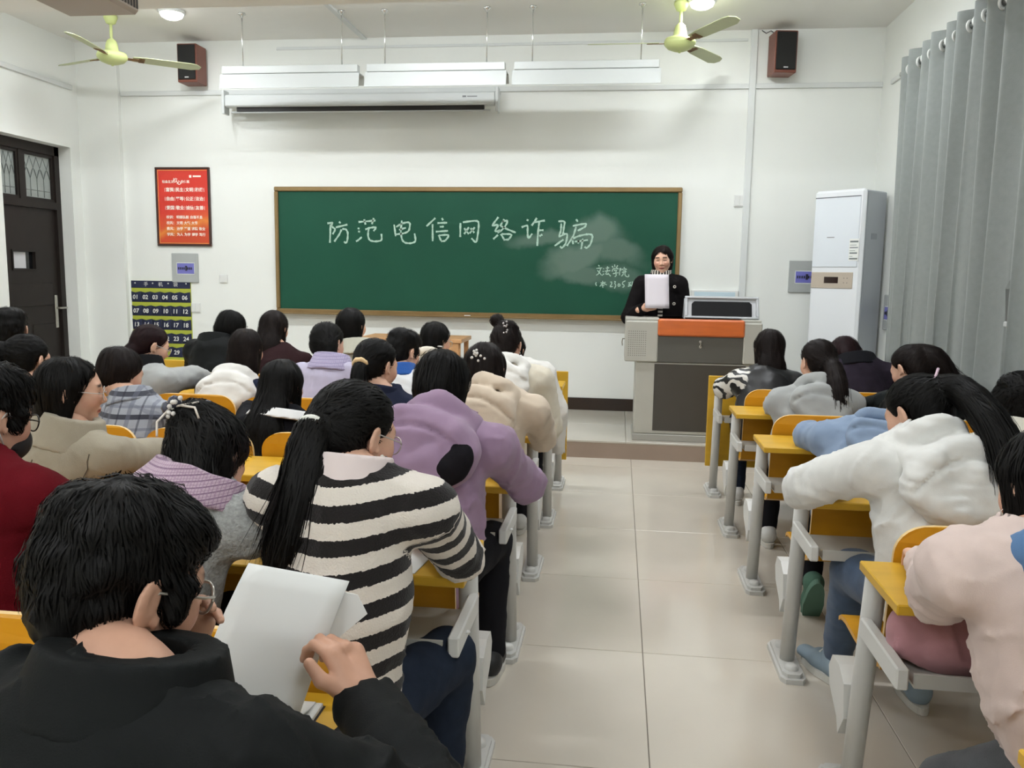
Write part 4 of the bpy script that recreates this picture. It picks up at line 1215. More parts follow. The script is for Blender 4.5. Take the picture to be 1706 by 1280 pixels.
# ---------------------------------------------------------------- hair
def hair_cap(S, M, c, tied, front=.0, thick=1.0, hs=1.0):
    """cap of hair following the skull; tied = swept back above the nape"""
    thick = thick * hs
    T = lambda p: M @ (np.asarray(p, float) * hs) + c
    S.u(ell(T((0, -.017, .038)), np.array((.084, .102, .084)) * thick, M))
    S.u(ell(T((0, -.05, -.012)), np.array((.073, .062, .086)) * thick, M), .03)
    S.sub(plane_neg(T((0, .046 + front, .03)), M @ A3(.0, .905, -.43)), .012)
    if tied:
        S.sub(plane_neg(T((0, -.03, -.06)), M @ A3(0, .45, -.9)), .012)
        for s in (-1, 1): S.sub(ell(T((s * .092, -.008, -.012)), (.03, .027, .038), M), .01)
def plane_neg(p, n):
    f = plane(p, n)
    return lambda P: -f(P)

def trace(f, P0, flow, steps, h, lift):
    P = P0.copy(); path = []; N = []
    for i in range(steps):
        n = grad(f, P, .003)
        d = f(P)
        P = P - n * (d - lift)[:, None]
        path.append(P.copy()); N.append(n)
        v = flow(P)
        v = v - (v * n).sum(1)[:, None] * n
        v /= np.linalg.norm(v, axis=1)[:, None] + 1e-9
        P = P + v * h
    return np.stack(path, 1), np.stack(N, 1)

def tail_path(pts, rad, n=24):
    """smooth path through pts with radii"""
    pts = np.asarray(pts, float); rad = np.asarray(rad, float)
    t = np.linspace(0, len(pts) - 1, n); i = np.clip(t.astype(int), 0, len(pts) - 2); u = t - i
    g = lambda k: pts[np.clip(k, 0, len(pts) - 1)]
    p0, p1, p2, p3 = g(i - 1), g(i), g(i + 1), g(i + 2); u_ = u[:, None]
    P = .5 * (2 * p1 + (p2 - p0) * u_ + (2 * p0 - 5 * p1 + 4 * p2 - p3) * u_ ** 2 + (3 * p1 - p0 - 3 * p2 + p3) * u_ ** 3)
    R = rad[i] * (1 - u) + rad[i + 1] * u
    return P, R

def tail_strands(pts, rad, count, w, rng, flat=None, s=1.0, spread=1.1):
    P, R = tail_path(pts, rad, 16)
    T = np.gradient(P, axis=0); T /= np.linalg.norm(T, axis=1)[:, None]
    a = A3(1, 0, 0) if flat is None else nrm(np.cross(flat, T.mean(0)))
    X = a - (T @ a)[:, None] * T; X /= np.linalg.norm(X, axis=1)[:, None]
    Y = np.cross(T, X)
    th = rng.random(count) * 2 * math.pi; rr = np.sqrt(rng.random(count)) * .35 + .72 * spread * (.8 + .2 * rng.random(count)) * .9
    wob = rng.normal(0, .05, (count, 16)).cumsum(1) * .25
    ca = np.cos(th[:, None] + wob); sa = np.sin(th[:, None] + wob)
    ssq = s if flat is not None else 1.0
    off = (ca[..., None] * X + sa[..., None] * Y * ssq)
    jitter = rng.normal(0, .02, (count, 1, 3)) * np.linspace(0, 1, 16)[None, :, None] ** 2
    paths = P[None] + off * (R[None, :] * rr[:, None])[..., None] + jitter
    end = rng.integers(11, 17, count)
    for k in range(16):
        m = end <= k
        if k > 0 and m.any(): paths[m, k] = paths[m, k - 1] + (paths[m, k - 1] - paths[m, k - 2]) * .25
    return ribbons(paths, off / (np.linalg.norm(off, axis=2)[..., None] + 1e-9), w)

def build_hair(spec, M, c, base, vox, parent, hmat, rng, nst):
    """spec: dict(style=..., ...). Everything in world space, shifted by base at the end"""
    hs = spec.get('hs', .95)
    T = lambda p: M @ (np.asarray(p, float) * hs) + c
    st = spec['style']; S = Sdf(); parts = []; sw = spec.get('w', .0032)
    tails = []
    front = spec.get('front', 0.0)
    g = A3(0, 0, -1)
    if st in ('long', 'bob'):
        hair_cap(S, M, c, False, front, 1.0, hs)
        L = spec.get('len', .34); back = spec.get('back', .03); wd = spec.get('wid', .075)
        yb = M @ A3(0, 1, 0); yb[2] = 0; yb = nrm(yb); xr = nrm(np.cross(yb, A3(0, 0, 1)))
        sd = spec.get('drift', 0.0)
        a = T((0, -.055, .01)); b = a + g * L * .5 - yb * back * .6 + xr * sd * .5; d = a + g * L - yb * back + xr * sd
        S.u(rc(a, b, .07, wd, yb, .62), .03)
        S.u(rc(b, d, wd, wd * spec.get('tip', .7), yb, .42), .03)
        if spec.get('sides', True):
            for s in (-1, 1):
                a2 = T((s * .074, -.012, .02)); l2 = spec.get('side_len', min(L, .24))
                b2 = a2 + g * l2 - yb * .03 + xr * s * -.008
                S.u(rc(a2, b2, .024, .018, xr, .7), .025)
        if spec.get('face_cut', True):
            S.sub(ell(T((0, .1, -.05)), (.066, .1, .12), M), .012)
        S.disp(lambda P: .004 * noise(P * A3(1, 1, .22), 55))
        crown = T((0, -.02, .14))
        fl = lambda P: nrm_rows((P - crown)) * np.exp(-np.maximum(0, (crown[2] - P[:, 2])) * 9)[:, None] + A3(0, 0, -.9)
        lo, hi = np.minimum(d, T((0, 0, 0))) - .16, np.maximum(d, T((0, 0, 0))) + .16
        hi[2] = c[2] + .17; lo[2] = d[2] - .1
        steps, h = int(max(12, L / .02)), .022
    elif st == 'pony':
        hair_cap(S, M, c, True, front, 1.0, hs)
        tie = T(spec['tie'])
        S.u(ell(tie, (.024, .024, .024)), .03)
        S.disp(lambda P: .0022 * noise(P, 90))
        tails.append((spec['tail'], spec['rad'], spec.get('flat'), spec.get('fs', 1.0)))
        fl = lambda P: nrm_rows(tie - P)
        lo, hi = c - .17, c + .17
        steps, h = 9, .016
    elif st in ('bun', 'claw'):
        hair_cap(S, M, c, True, front, 1.0, hs)
        tie = T(spec['tie'])
        S.u(ell(tie, spec.get('br', (.034, .034, .032))), spec.get('bk', .012))
        for (q, r) in spec.get('lumps', []): S.u(ell(T(q), r, M), .02)
        S.disp(lambda P: .0035 * noise(P, 70))
        for tl in spec.get('tails', []): tails.append((tl[0], tl[1], None, 1.0))
        fl = lambda P: nrm_rows(tie - P)
        lo, hi = c - .2, c + .2
        steps, h = 8, .016
    elif st == 'short':
        hair_cap(S, M, c, False, front, spec.get('thick', 1.0), hs)
        S.u(ell(T((0, .03, .075)), (.07, .06, .04), M), .03)
        S.u(ell(T((0, -.02, .085)), (.075, .085, .042), M), .03)
        S.sub(plane_neg(T((0, -.03, -.058)), M @ A3(0, .42, -.9)), .012)
        for s in (-1, 1):
            S.sub(ell(T((s * .092, -.006, -.016)), (.03, .03, .042), M), .008)
            S.u(rc(T((s * .073, .036, .02)), T((s * .075, .03, -.018)), .014, .008), .012)
        S.disp(lambda P: spec.get('rough', .006) * noise(P, 42) + .003 * noise(P, 95, 7))
        crown = T((.015, -.05, .14))
        sw_ = M @ A3(.6, .4, 0)
        fl = lambda P: nrm_rows(P - crown) + sw_ * .25 + A3(0, 0, -.2)
        lo, hi = c - .17, c + .18
        steps, h = 5, .010
    for (pts, rad, flat, fs) in tails:
        P, R = tail_path(pts, rad, max(5, 2 * len(pts)))
        for i in range(len(P) - 1): S.u(rc(P[i], P[i + 1], R[i], R[i + 1], flat, fs), .01)
        lo = np.minimum(lo, P.min(0) - .08); hi = np.maximum(hi, P.max(0) + .08)
    V, Q = surf(S, lo, hi, vox)
    # keep the hair mesh clear of stray bits and lay strands over it
    if len(V) and nst:
        pool = np.arange(len(V))
        if st == 'short': pool = pool[((V - c) @ M)[:, 2] > -.015]
        pick = rng.choice(pool, min(nst, len(pool)), replace=False)
        lift = .0012 + rng.random(len(pick)) * spec.get('fluff', .0035)
        j = rng.normal(0, .18, (len(pick), 3))
        def flow(P): return fl(P) + j
        pa, na = trace(S, V[pick], flow, steps, h, lift)
        parts.append(ribbons(pa, na, sw * (.6 + .8 * rng.random(len(pick)))))
    for (pts, rad, flat, fs) in tails:
        parts.append(tail_strands(pts, rad, int(nst * .5), sw, rng, None if flat is None else np.asarray(flat, float), fs))
    V, Q = join([(V, Q)] + parts)
    return link('hair', np_mesh('hair', V - base, Q), hmat, parent)

def nrm_rows(a): return a / (np.linalg.norm(a, axis=1)[:, None] + 1e-9)

# ---------------------------------------------------------------- garments
class Pose: pass
def pose(d):
    """fills in a sitting pose. d keys: head, hyaw, hpitch, hroll, sh (mid-shoulder), syaw, hip, k"""
    p = Pose(); p.d = d
    p.head = np.array(d['head'], float); p.M = rot_m(d.get('hyaw', 0), d.get('hpitch', 20), d.get('hroll', 0))
    p.C = np.array(d['sh'], float); p.C = p.C + (p.head - p.C) * d.get('lift', .13); p.hip = np.array(d['hip'], float)
    sy = math.radians(d.get('syaw', 0)); tilt = math.radians(d.get('stilt', 0))
    p.fw = A3(-math.sin(sy), math.cos(sy), 0)
    p.sx = nrm(A3(math.cos(sy), math.sin(sy), math.tan(tilt)))
    p.up = nrm(p.C - p.hip)
    p.dep = nrm(np.cross(p.sx, p.up))                # points backwards
    sw = d.get('sw', .165) * .94
    p.sj = [p.C - p.sx * sw, p.C + p.sx * sw]        # left, right
    p.N = p.C + p.up * .05 + nrm(p.head - p.C) * .02
    k = d.get('k'); edge = YK(k) - .41 if k is not None else 0
    dz = .785
    # order: left, right
    p.el = [np.array(d['elL'], float) if 'elL' in d else A3(p.C[0] - .235, min(edge + .03, p.C[1] + .25), dz + .02),
            np.array(d['elR'], float) if 'elR' in d else A3(p.C[0] + .235, min(edge + .03, p.C[1] + .25), dz + .02)]
    p.wr = [np.array(d['wrL'], float) if 'wrL' in d else A3(p.C[0] - .10, edge + .15, dz + .005),
            np.array(d['wrR'], float) if 'wrR' in d else A3(p.C[0] + .08, edge + .15, dz + .01)]
    kx = d.get('kx', .095)
    p.kn = [np.array(d['knL'], float) if 'knL' in d else p.hip + A3(-kx, .40, .01), np.array(d['knR'], float) if 'knR' in d else p.hip + A3(kx, .40, .01)]
    p.an = [np.array(d['anL'], float) if 'anL' in d else A3(p.kn[0][0], p.kn[0][1] + .02, .1), np.array(d['anR'], float) if 'anR' in d else A3(p.kn[1][0], p.kn[1][1] + .02, .1)]
    return p

def torso_sdf(p, b=1.0, sl=1.0, hem=None, grow=0.0):
    S = Sdf(); d = p.d
    w = d.get('build', 1.0)
    sl_c = d.get('slouch', .04) * .35
    mid = p.hip * .5 + p.C * .5 + p.dep * sl_c
    S.u(rc(p.hip + A3(0, 0, .03), mid, .158 * b * w + grow, .140 * b * w + grow, p.dep, .76))
    S.u(rc(mid, p.C - p.up * .05 + p.dep * .012, .140 * b * w + grow, .134 * b * w + grow, p.dep, .80), .06)
    for s in (0, 1):
        S.u(rc(p.sj[s] - p.up * .006, p.C + p.up * .008, .054 * b + grow, .066 * b + grow), .05)
        S.u(rc(p.sj[s] * .5 + p.C * .5 + p.up * .018, p.N, .046 * b + grow, .050 * b + grow), .04)
    if hem is not None: S.cap(plane((0, 0, hem), (0, 0, -1)), .01)
    for s in (0, 1):
        S.u(rc(p.sj[s], p.el[s], .053 * sl + grow, .046 * sl + grow), .03)
        S.u(rc(p.el[s], p.wr[s], .046 * sl + grow, .036 * (sl * .6 + .4) + grow), .022)
    return S

def cloth_folds(p, amp, seed):
    o = seed * 3.7
    el = p.el; sj = p.sj
    def f(P):
        wq = np.stack([noise(P, 5, o + 40), noise(P, 5, o + 50), noise(P, 5, o + 60)], 1) * .05
        q = P + wq
        n = noise(q, 5.5, o) * .55 + noise(q * A3(1.2, 1.2, .7), 15, o + 9) * .22
        c1 = noise(q * A3(1, 1, .55), 9, o + 20); c2 = noise(q * A3(.6, .8, 1.3), 13, o + 31)
        c3 = noise(q * A3(1.1, .9, .8), 21, o + 77)
        e = n - .85 * np.exp(-(c1 / .10) ** 2) - .55 * np.exp(-(c2 / .09) ** 2) - .25 * np.exp(-(c3 / .1) ** 2)
        for s in (0, 1):
            d1 = np.sqrt(((P - el[s]) ** 2).sum(1))
            ax = nrm(el[s] - sj[s])
            e = e + .5 * np.exp(-(d1 / .09) ** 2) * np.sin((P - el[s]) @ ax * 170 + 4 * noise(P, 16, o))
        return amp * e
    return f

def hood_sdf(p, size=1.0, low=0.0):
    """hood lying down behind the neck: a flat bag resting on the upper back, with a soft rim round the nape"""
    n = p.N; d = p.dep; up = p.up; sx = p.sx; z = size
    T0 = torso_sdf(p, p.d.get('bulk', 1.06), p.d.get('sleeve', 1.1))
    def hit(h):
        q = (n - up * h + d * .32)[None]
        for _ in range(24): q = q - d * np.clip(T0(q), -.04, .04)[:, None]
        return q[0]
    h1, h2 = hit(.025 * z), hit(.135 * z)                       # where the back really is
    v = nrm(h1 - h2); nn = nrm(np.cross(v, sx)); nn = nn * np.sign(nn @ d)
    fr = np.stack([sx, nn, v], 1)
    tilt = np.array(Matrix.Rotation(math.radians(-30), 3, Vector(sx)))
    R2 = tilt @ np.stack([sx, np.cross(up, sx), up], 1)
    S = Sdf()
    c0 = (h1 + h2) / 2 + nn * .016 * z - up * low
    p.hood = (c0, v, nn)
    def bag(P):
        """pad with an egg-shaped outline and rolled edges, so its hem overhangs the back"""
        q = (P - c0) @ fr
        x = q[:, 0] / (.128 * z * (1 + .9 * q[:, 2])); w_ = (q[:, 2] + .012 * z) / (.098 * z)
        k = np.sqrt(x * x + w_ * w_) + 1e-6
        e2 = (k - 1) * .108 * z
        bend = q[:, 1] + 1.1 * q[:, 0] ** 2 / z                       # wraps round the shoulders
        r = .026 * z
        a_ = np.maximum(e2 + r, 0); b_ = np.maximum(np.abs(bend) - .034 * z + r, 0)
        return (np.sqrt(a_ * a_ + b_ * b_) - r + np.minimum(np.maximum(e2 + r, np.abs(bend) - .034 * z + r), 0)) * .85
    S.u(bag)
    S.u(torus(n + d * .022 - up * .004, .086 * z ** .5, .023 * z ** .5, R2, 1.35), .025)
    for s in (-1, 1): S.u(rc(n + sx * s * .088 * z ** .5 + d * .0 - up * .01, c0 + sx * s * .07 * z + v * .02, .03, .034 * z), .03)
    S.sub(ell(n + d * .016 + up * .062, (.068 * z ** .5, .068 * z ** .5, .082 * z ** .5), np.stack([sx, d, up], 1)), .014)
    # the fold line where the hood's mouth lies closed
    S.disp(lambda P: .012 * np.exp(-(((P - c0) @ v - .030 * z + 2.6 * ((P - c0) @ sx) ** 2) / .008) ** 2) * ((P - c0) @ nn > 0))
    return S

def collar_sdf(p, h=.05, r=.07, th=.011, flare=.0, back=0.012):
    """standing or turned-down collar ring"""
    n = p.N + p.dep * back; ax = nrm(p.up * .75 + nrm(p.head - p.C) * .25)
    R = frame_z(ax, p.sx)
    def f(P):
        q = (P - n) @ R
        l = np.sqrt(q[:, 0] ** 2 + (q[:, 1] * 1.08) ** 2)
        z = q[:, 2]
        rr = r + flare * (h - np.clip(z, -h, h))
        return np.maximum(np.abs(l - rr) - th, np.abs(z) - h) * .9 - .003
    S = Sdf(); S.u(f)
    return S
def frame_z(z, x):
    z = nrm(z); x = nrm(x - z * (x @ z)); y = np.cross(z, x)
    return np.stack([x, y, z], 1)

def bounds(p, m=.13):
    P = np.array([p.hip, p.C, p.N, *p.el, *p.wr, *p.sj])
    return P.min(0) - m - .06, P.max(0) + m

PEOPLE = []
SHOE_W = mat('shoe_white', (216, 216, 212), .6); SOLE_W = mat('sole_white', (206, 204, 196), .6)
def make_person(d):
    p = pose(d); seed = d['seed']; rng = np.random.default_rng(seed)
    base = np.array((p.hip[0], p.hip[1], d.get('floor', 0.0)))
    root = thing('person', d['label'], 'person', tuple(base), group='students sitting at the row desks' if d.get('k') is not None else None)
    vx = d.get('vox', .012)
    # body: core + neck, head and hands joined into one mesh
    core = Sdf()
    nb = p.head + p.M @ A3(0, -.025, -.055)
    if not d.get('nohead'):
        core.u(rc(nb, p.N - p.up * .03, .052, .060))
    core.u(rc(p.N - p.up * .02, p.hip * .4 + p.C * .6, .06, .1, p.dep, .7), .04)
    core.u(rc(p.hip * .4 + p.C * .6, p.hip + A3(0, 0, .02), .1, .115, p.dep, .75), .04)
    for s in (0, 1):
        core.u(rc(p.sj[s], p.C, .04, .05), .03)
        core.u(rc(p.sj[s], p.el[s], .04, .034), .02)
        core.u(rc(p.el[s], p.wr[s], .034, .025), .015)
        hp = p.hip + p.sx * (.09 if s else -.09)
        core.u(rc(hp, p.kn[s], .06, .045), .02); core.u(rc(p.kn[s], p.an[s], .042, .03), .015)
    P = np.array([p.hip, p.C, p.head, *p.el, *p.wr, *p.kn, *p.an])
    cv = d.get('corevox', .014)
    V, Q = surf(core, P.min(0) - .14, P.max(0) + .1, cv)
    sk = np.array(lin((214, 170, 145))[:3])
    Vs = [V]; Qs = [Q]; Cs = [np.tile(sk, (len(V), 1))]; n = len(V)
    hv, hq, hc = get_head(d.get('headvox', .006))
    Vs.append(put(hv * d['hair'].get('hs', .95), p.M, p.head)); Qs.append(hq + n); Cs.append(hc); n += len(hv)
    kinds = d.get('hands', ('rest', 'pen'))
    for s in (0, 1):
        if kinds[s] is None: continue
        v, q, c = get_hand(kinds[s], d.get('handvox', .0055))
        if s == 0 and 'hRL' in d: R = d['hRL']
        elif s == 1 and 'hRR' in d: R = d['hRR']
        else:
            f_ = p.wr[s] - p.el[s]; f_[2] *= .3
            R = frame(nrm(f_ + A3(0, .12, 0)), A3(0, 0, 1))
        Vs.append(put(v, R, p.wr[s] + np.asarray(R) @ A3(0, .012, 0), mirror=(s == 0)))
        Qs.append((q[:, ::-1] if s == 0 else q) + n); Cs.append(c); n += len(v)
    tone = np.array(d.get('tone', (1, 1, 1)))
    link('body', np_mesh('body', np.concatenate(Vs) - base, np.concatenate(Qs), col=np.concatenate(Cs) * tone), SKIN, root)
    # top
    floor_ = d.get('hem', .425)
    S = torso_sdf(p, d.get('bulk', 1.06), d.get('sleeve', 1.1), floor_)
    for s in (0, 1):
        ax = nrm(p.wr[s] - p.el[s]); S.sub(rc(p.wr[s] + ax * .045, p.wr[s] + ax * .2, .05, .06), .004)
    S.sub(rc(p.N + p.up * .016, nb + p.up * .03, .064, .068), .012)
    S.disp(cloth_folds(p, d.get('fold', .0085), seed))
    if 'extra' in d: d['extra'](S, p)
    lo, hi = bounds(p)
    lo[2] = min(lo[2], floor_ - .05)
    V, Q = surf(S, lo, hi, vx)
    col = d['topcol'](V, p) if 'topcol' in d else None
    top = link(d.get('topname', 'jacket'), np_mesh('top', V - base, Q, col=col), d['top'], root)
    for (nm, sd, mt, vv) in d.get('over', lambda p: [])(p):
        c0 = p.N
        V, Q = surf(sd, c0 - .46, c0 + .34, vv)
        if len(V): link(nm, np_mesh(nm, V - base, Q), mt, root)
    # trousers and shoes
    S = Sdf(); b_ = d.get('leg', 1.0)
    for s in (0, 1):
        hp = p.hip + p.sx * (.085 if s else -.085) + A3(0, 0, -.01)
        S.u(rc(hp, p.kn[s], .09 * b_, .07 * b_), .02); S.u(rc(p.kn[s], p.an[s], .066 * b_, .05 * b_), .02)
    S.cap(plane((0, 0, .055 + d.get('floor', 0)), (0, 0, -1)), .005)
    S.disp(lambda P: .005 * noise(P, 14, seed) + .003 * noise(P * A3(1, 1, 2.5), 30, seed))
    P = np.array([p.hip, *p.kn, *p.an])
    V, Q = surf(S, P.min(0) - .13, P.max(0) + .13, max(vx, .013))
    link('trousers', np_mesh('trousers', V - base, Q), d.get('pants', PANTS), root)
    for s in (0, 1):
        ff = d.get('feet', (0, 0))[s]
        fp = d.get('shoeP', (None, None))[s]
        pos = np.array(fp, float) if fp is not None else A3(p.an[s][0], p.an[s][1] + .045, d.get('floor', 0) + .002)
        make_shoe(root, base, pos, ff + d.get('fyaw', 0), d.get('fpitch', (0, 0))[s], d.get('shoe', SHOE_W), d.get('sole', SOLE_W), d.get('laces', vx < .0115))
    # hair
    build_hair(d['hair'], p.M, p.head, base, d.get('hairvox', .009), root, d.get('hmat', HAIR_BLACK), rng, d.get('nst', 500))
    for fn in d.get('acc', []): fn(root, base, p)
    PEOPLE.append((root, p))
    return root
PANTS = cloth('trousers_black', (28, 28, 32), bump=.2)
JEANS = cloth('jeans_blue', (62, 80, 104), var=.16, vscale=30)
JEANSD = cloth('jeans_dark', (34, 42, 56), var=.16, vscale=30)
JEANSG = cloth('jeans_grey', (66, 68, 70), var=.16, vscale=30)
# ---------------------------------------------------------------- fabrics
def stripe_mat(name, c1, c2, duty=.5, knit=True):
    m = cloth(name, c2, bump=.6, bscale=260)
    nt = m.node_tree; b = nt.nodes['Principled BSDF']
    at = nt.nodes.new('ShaderNodeAttribute'); at.attribute_name = 'Col'
    sp = nt.nodes.new('ShaderNodeSeparateColor'); nt.links.new(at.outputs['Color'], sp.inputs[0])
    tc = nt.nodes.new('ShaderNodeTexCoord'); n = nt.nodes.new('ShaderNodeTexNoise'); n.inputs['Scale'].default_value = 160
    nt.links.new(tc.outputs['Object'], n.inputs['Vector'])
    ma = nt.nodes.new('ShaderNodeMath'); ma.operation = 'MULTIPLY_ADD'; nt.links.new(n.outputs['Fac'], ma.inputs[0]); ma.inputs[1].default_value = .12; nt.links.new(sp.outputs[0], ma.inputs[2])
    fr = nt.nodes.new('ShaderNodeMath'); fr.operation = 'FRACT'; nt.links.new(ma.outputs[0], fr.inputs[0])
    gt = nt.nodes.new('ShaderNodeMath'); gt.operation = 'GREATER_THAN'; gt.inputs[1].default_value = duty; nt.links.new(fr.outputs[0], gt.inputs[0])
    mx = nt.nodes.new('ShaderNodeMix'); mx.data_type = 'RGBA'; mx.inputs[6].default_value = lin(c1); mx.inputs[7].default_value = lin(c2)
    nt.links.new(gt.outputs[0], mx.inputs[0]); nt.links.new(mx.outputs[2], b.inputs['Base Color'])
    return m
def seg_t(P, a, b):
    ba = b - a; h = np.clip((P - a) @ ba / (ba @ ba), 0, 1)
    return np.sqrt(((P - a - h[:, None] * ba) ** 2).sum(1)), h * np.linalg.norm(ba)
def stripe_u(period):
    def f(V, p):
        u = (p.C[2] + .085 - V[:, 2] + .22 * (np.sqrt(((V - p.C) @ p.sx) ** 2 + .006) - .077)) / period
        for s in (0, 1):
            d1, _ = seg_t(V, p.sj[s], p.el[s]); d2, _ = seg_t(V, p.el[s], p.wr[s])
            a1 = nrm(p.el[s] - p.sj[s]); a2 = nrm(p.wr[s] - p.el[s]); L1 = np.linalg.norm(p.el[s] - p.sj[s])
            t1 = (V - p.sj[s]) @ a1; t2 = (V - p.el[s]) @ a2
            wgt = np.clip((d1 - d2) / .05 + .5, 0, 1)
            ua = t1 * (1 - wgt) + (L1 + t2) * wgt
            out = ((V - p.C) @ p.sx) * (1 if s else -1)
            m1 = (np.minimum(d1, d2) < .095) & (out > .135) & (t1 > .015)
            u = np.where(m1, (ua + .055) / period, u)
        c = np.zeros((len(V), 3)); c[:, 0] = u + 10
        return c
    return f
def arm_mask(sides):
    def f(V, p):
        c = np.zeros((len(V), 3))
        for s in sides:
            out = ((V - p.C) @ p.sx) * (1 if s else -1)
            d1, _ = seg_t(V, p.sj[s], p.el[s]); d2, _ = seg_t(V, p.el[s], p.wr[s])
            c[:, 0] = np.maximum(c[:, 0], ((out > .1) & (np.minimum(d1, d2) < .1)).astype(float))
        return c
    return f
def zebra_mat():
    m = cloth('zebra_leather', (20, 20, 22), rough=.35, bump=.15, sheen=0)
    m.node_tree.nodes['Principled BSDF'].inputs['Specular IOR Level'].default_value = .5
    nt = m.node_tree; b = nt.nodes['Principled BSDF']
    at = nt.nodes.new('ShaderNodeAttribute'); at.attribute_name = 'Col'
    sp = nt.nodes.new('ShaderNodeSeparateColor'); nt.links.new(at.outputs['Color'], sp.inputs[0])
    tc = nt.nodes.new('ShaderNodeTexCoord'); w = nt.nodes.new('ShaderNodeTexWave'); w.inputs['Scale'].default_value = 9; w.inputs['Distortion'].default_value = 7; w.inputs['Detail Scale'].default_value = 1.2; w.bands_direction = 'DIAGONAL'
    nt.links.new(tc.outputs['Object'], w.inputs['Vector'])
    gt = nt.nodes.new('ShaderNodeMath'); gt.operation = 'GREATER_THAN'; gt.inputs[1].default_value = .5; nt.links.new(w.outputs['Fac'], gt.inputs[0])
    ml = nt.nodes.new('ShaderNodeMath'); ml.operation = 'MULTIPLY'; nt.links.new(gt.outputs[0], ml.inputs[0]); nt.links.new(sp.outputs[0], ml.inputs[1])
    mx = nt.nodes.new('ShaderNodeMix'); mx.data_type = 'RGBA'; mx.inputs[6].default_value = lin((20, 20, 22)); mx.inputs[7].default_value = lin((214, 210, 202))
    nt.links.new(ml.outputs[0], mx.inputs[0]); nt.links.new(mx.outputs[2], b.inputs['Base Color'])
    return m
def plaid_mat(name, base, lines, dark, s=9.0):
    m = cloth(name, base)
    nt = m.node_tree; b = nt.nodes['Principled BSDF']
    tc = nt.nodes.new('ShaderNodeTexCoord'); sx = nt.nodes.new('ShaderNodeSeparateXYZ'); nt.links.new(tc.outputs['Object'], sx.inputs[0])
    cur = None
    for ax, ph, wd, colr, amt in (('Z', 0, .22, dark, .9), ('Z', .5, .12, lines, .6), ('X', .1, .2, lines, .55), ('X', .55, .09, dark, .6), ('Y', .2, .12, lines, .4)):
        ma = nt.nodes.new('ShaderNodeMath'); ma.operation = 'MULTIPLY_ADD'; nt.links.new(sx.outputs[ax], ma.inputs[0]); ma.inputs[1].default_value = s; ma.inputs[2].default_value = 20 + ph
        fr = nt.nodes.new('ShaderNodeMath'); fr.operation = 'FRACT'; nt.links.new(ma.outputs[0], fr.inputs[0])
        lt = nt.nodes.new('ShaderNodeMath'); lt.operation = 'LESS_THAN'; lt.inputs[1].default_value = wd; nt.links.new(fr.outputs[0], lt.inputs[0])
        sc = nt.nodes.new('ShaderNodeMath'); sc.operation = 'MULTIPLY'; nt.links.new(lt.outputs[0], sc.inputs[0]); sc.inputs[1].default_value = amt
        mx = nt.nodes.new('ShaderNodeMix'); mx.data_type = 'RGBA'; nt.links.new(sc.outputs[0], mx.inputs[0])
        if cur is None: mx.inputs[6].default_value = lin(base)
        else: nt.links.new(cur, mx.inputs[6])
        mx.inputs[7].default_value = lin(colr); cur = mx.outputs[2]
    nt.links.new(cur, b.inputs['Base Color'])
    return m
# ---------------------------------------------------------------- accessories
def hair_tie(pos, axis, r, th, m, name='hair_tie', wavy=0):
    def f(root, base, p):
        ax = nrm(np.asarray(axis, float)); R = frame_z(ax, A3(.3, .9, .2)); mb = MB(); pts = []
        for a in np.linspace(0, 2 * math.pi, 25):
            rr = r * (1 + wavy * math.sin(a * 7)); pts.append(R @ A3(rr * math.cos(a), rr * math.sin(a), 0) + np.asarray(pos) - base)
        mb.tube(pts, th, 8, caps=False); mb.build(name, m, root)
    return f
def local_tie(loc, axl, r, th, m, name='hair_tie', wavy=0):
    def f(root, base, p):
        hair_tie(p.M @ A3(*loc) + p.head, p.M @ A3(*axl), r, th, m, name, wavy)(root, base, p)
    return f
def clip_beads(loc, n, spread, r, m, name='hair_clip', seed=1):
    """cluster of little beads / petals on the hair surface"""
    def f(root, base, p):
        rg = np.random.default_rng(seed); mb = MB()
        for k in range(n):
            o = A3(*(rg.normal(0, 1, 3) * spread)); c = p.M @ ((A3(*loc) + o) * .96) + p.head - base
            mb.lathe([(0, -r), (r * .7, -r * .7), (r, 0), (r * .7, r * .7), (0, r)], tuple(c), 7)
        mb.build(name, m, root)
    return f
def bar_clip(pts, r, m, name='hair_clip'):
    def f(root, base, p):
        mb = MB()
        for seg in pts: mb.tube([p.M @ (A3(*q) * .96) + p.head - base for q in seg], r, 6)
        mb.build(name, m, root)
    return f
def glasses(m, rim=.0016, round_=False):
    def f(root, base, p):
        T = lambda q: p.M @ (A3(*q) * .95) + p.head - base
        mb = MB()
        for s in (-1, 1):
            mb.tube([T((s * .033 + .024 * math.cos(a), .102 - .004 * abs(math.cos(a)), -.002 + .021 * math.sin(a))) for a in np.linspace(0, 2 * math.pi, 22)], rim, 6, False)
            mb.tube([T((s * .057, .099, .004)), T((s * .078, .07, .006)), T((s * .083, .0, .01)), T((s * .082, -.02, -.006))], rim, 6)
        mb.tube([T((-.01, .104, .002)), T((0, .107, .006)), T((.01, .104, .002))], rim, 6)
        g = mb.build('glasses', m, root)
        lb = MB()
        for s in (-1, 1): lb.add([T((s * .033 + .0235 * math.cos(a), .1, -.002 + .0205 * math.sin(a))) for a in np.linspace(0, 2 * math.pi, 16, endpoint=False)], [tuple(range(16))])
        lm = mat('lens_clear', (240, 244, 246), .03, trans=1.0)
        lm.node_tree.nodes['Principled BSDF'].inputs['IOR'].default_value = 1.02
        lb.build('lens', lm, g)
    return f
def earring(side, m):
    def f(root, base, p):
        c = p.M @ A3(side * .080, -.006, -.038) + p.head - base
        MB().lathe([(0, -.005), (.004, -.003), (.005, 0), (.004, .003), (0, .005)], tuple(c), 8).build('earring', m, root)
    return f
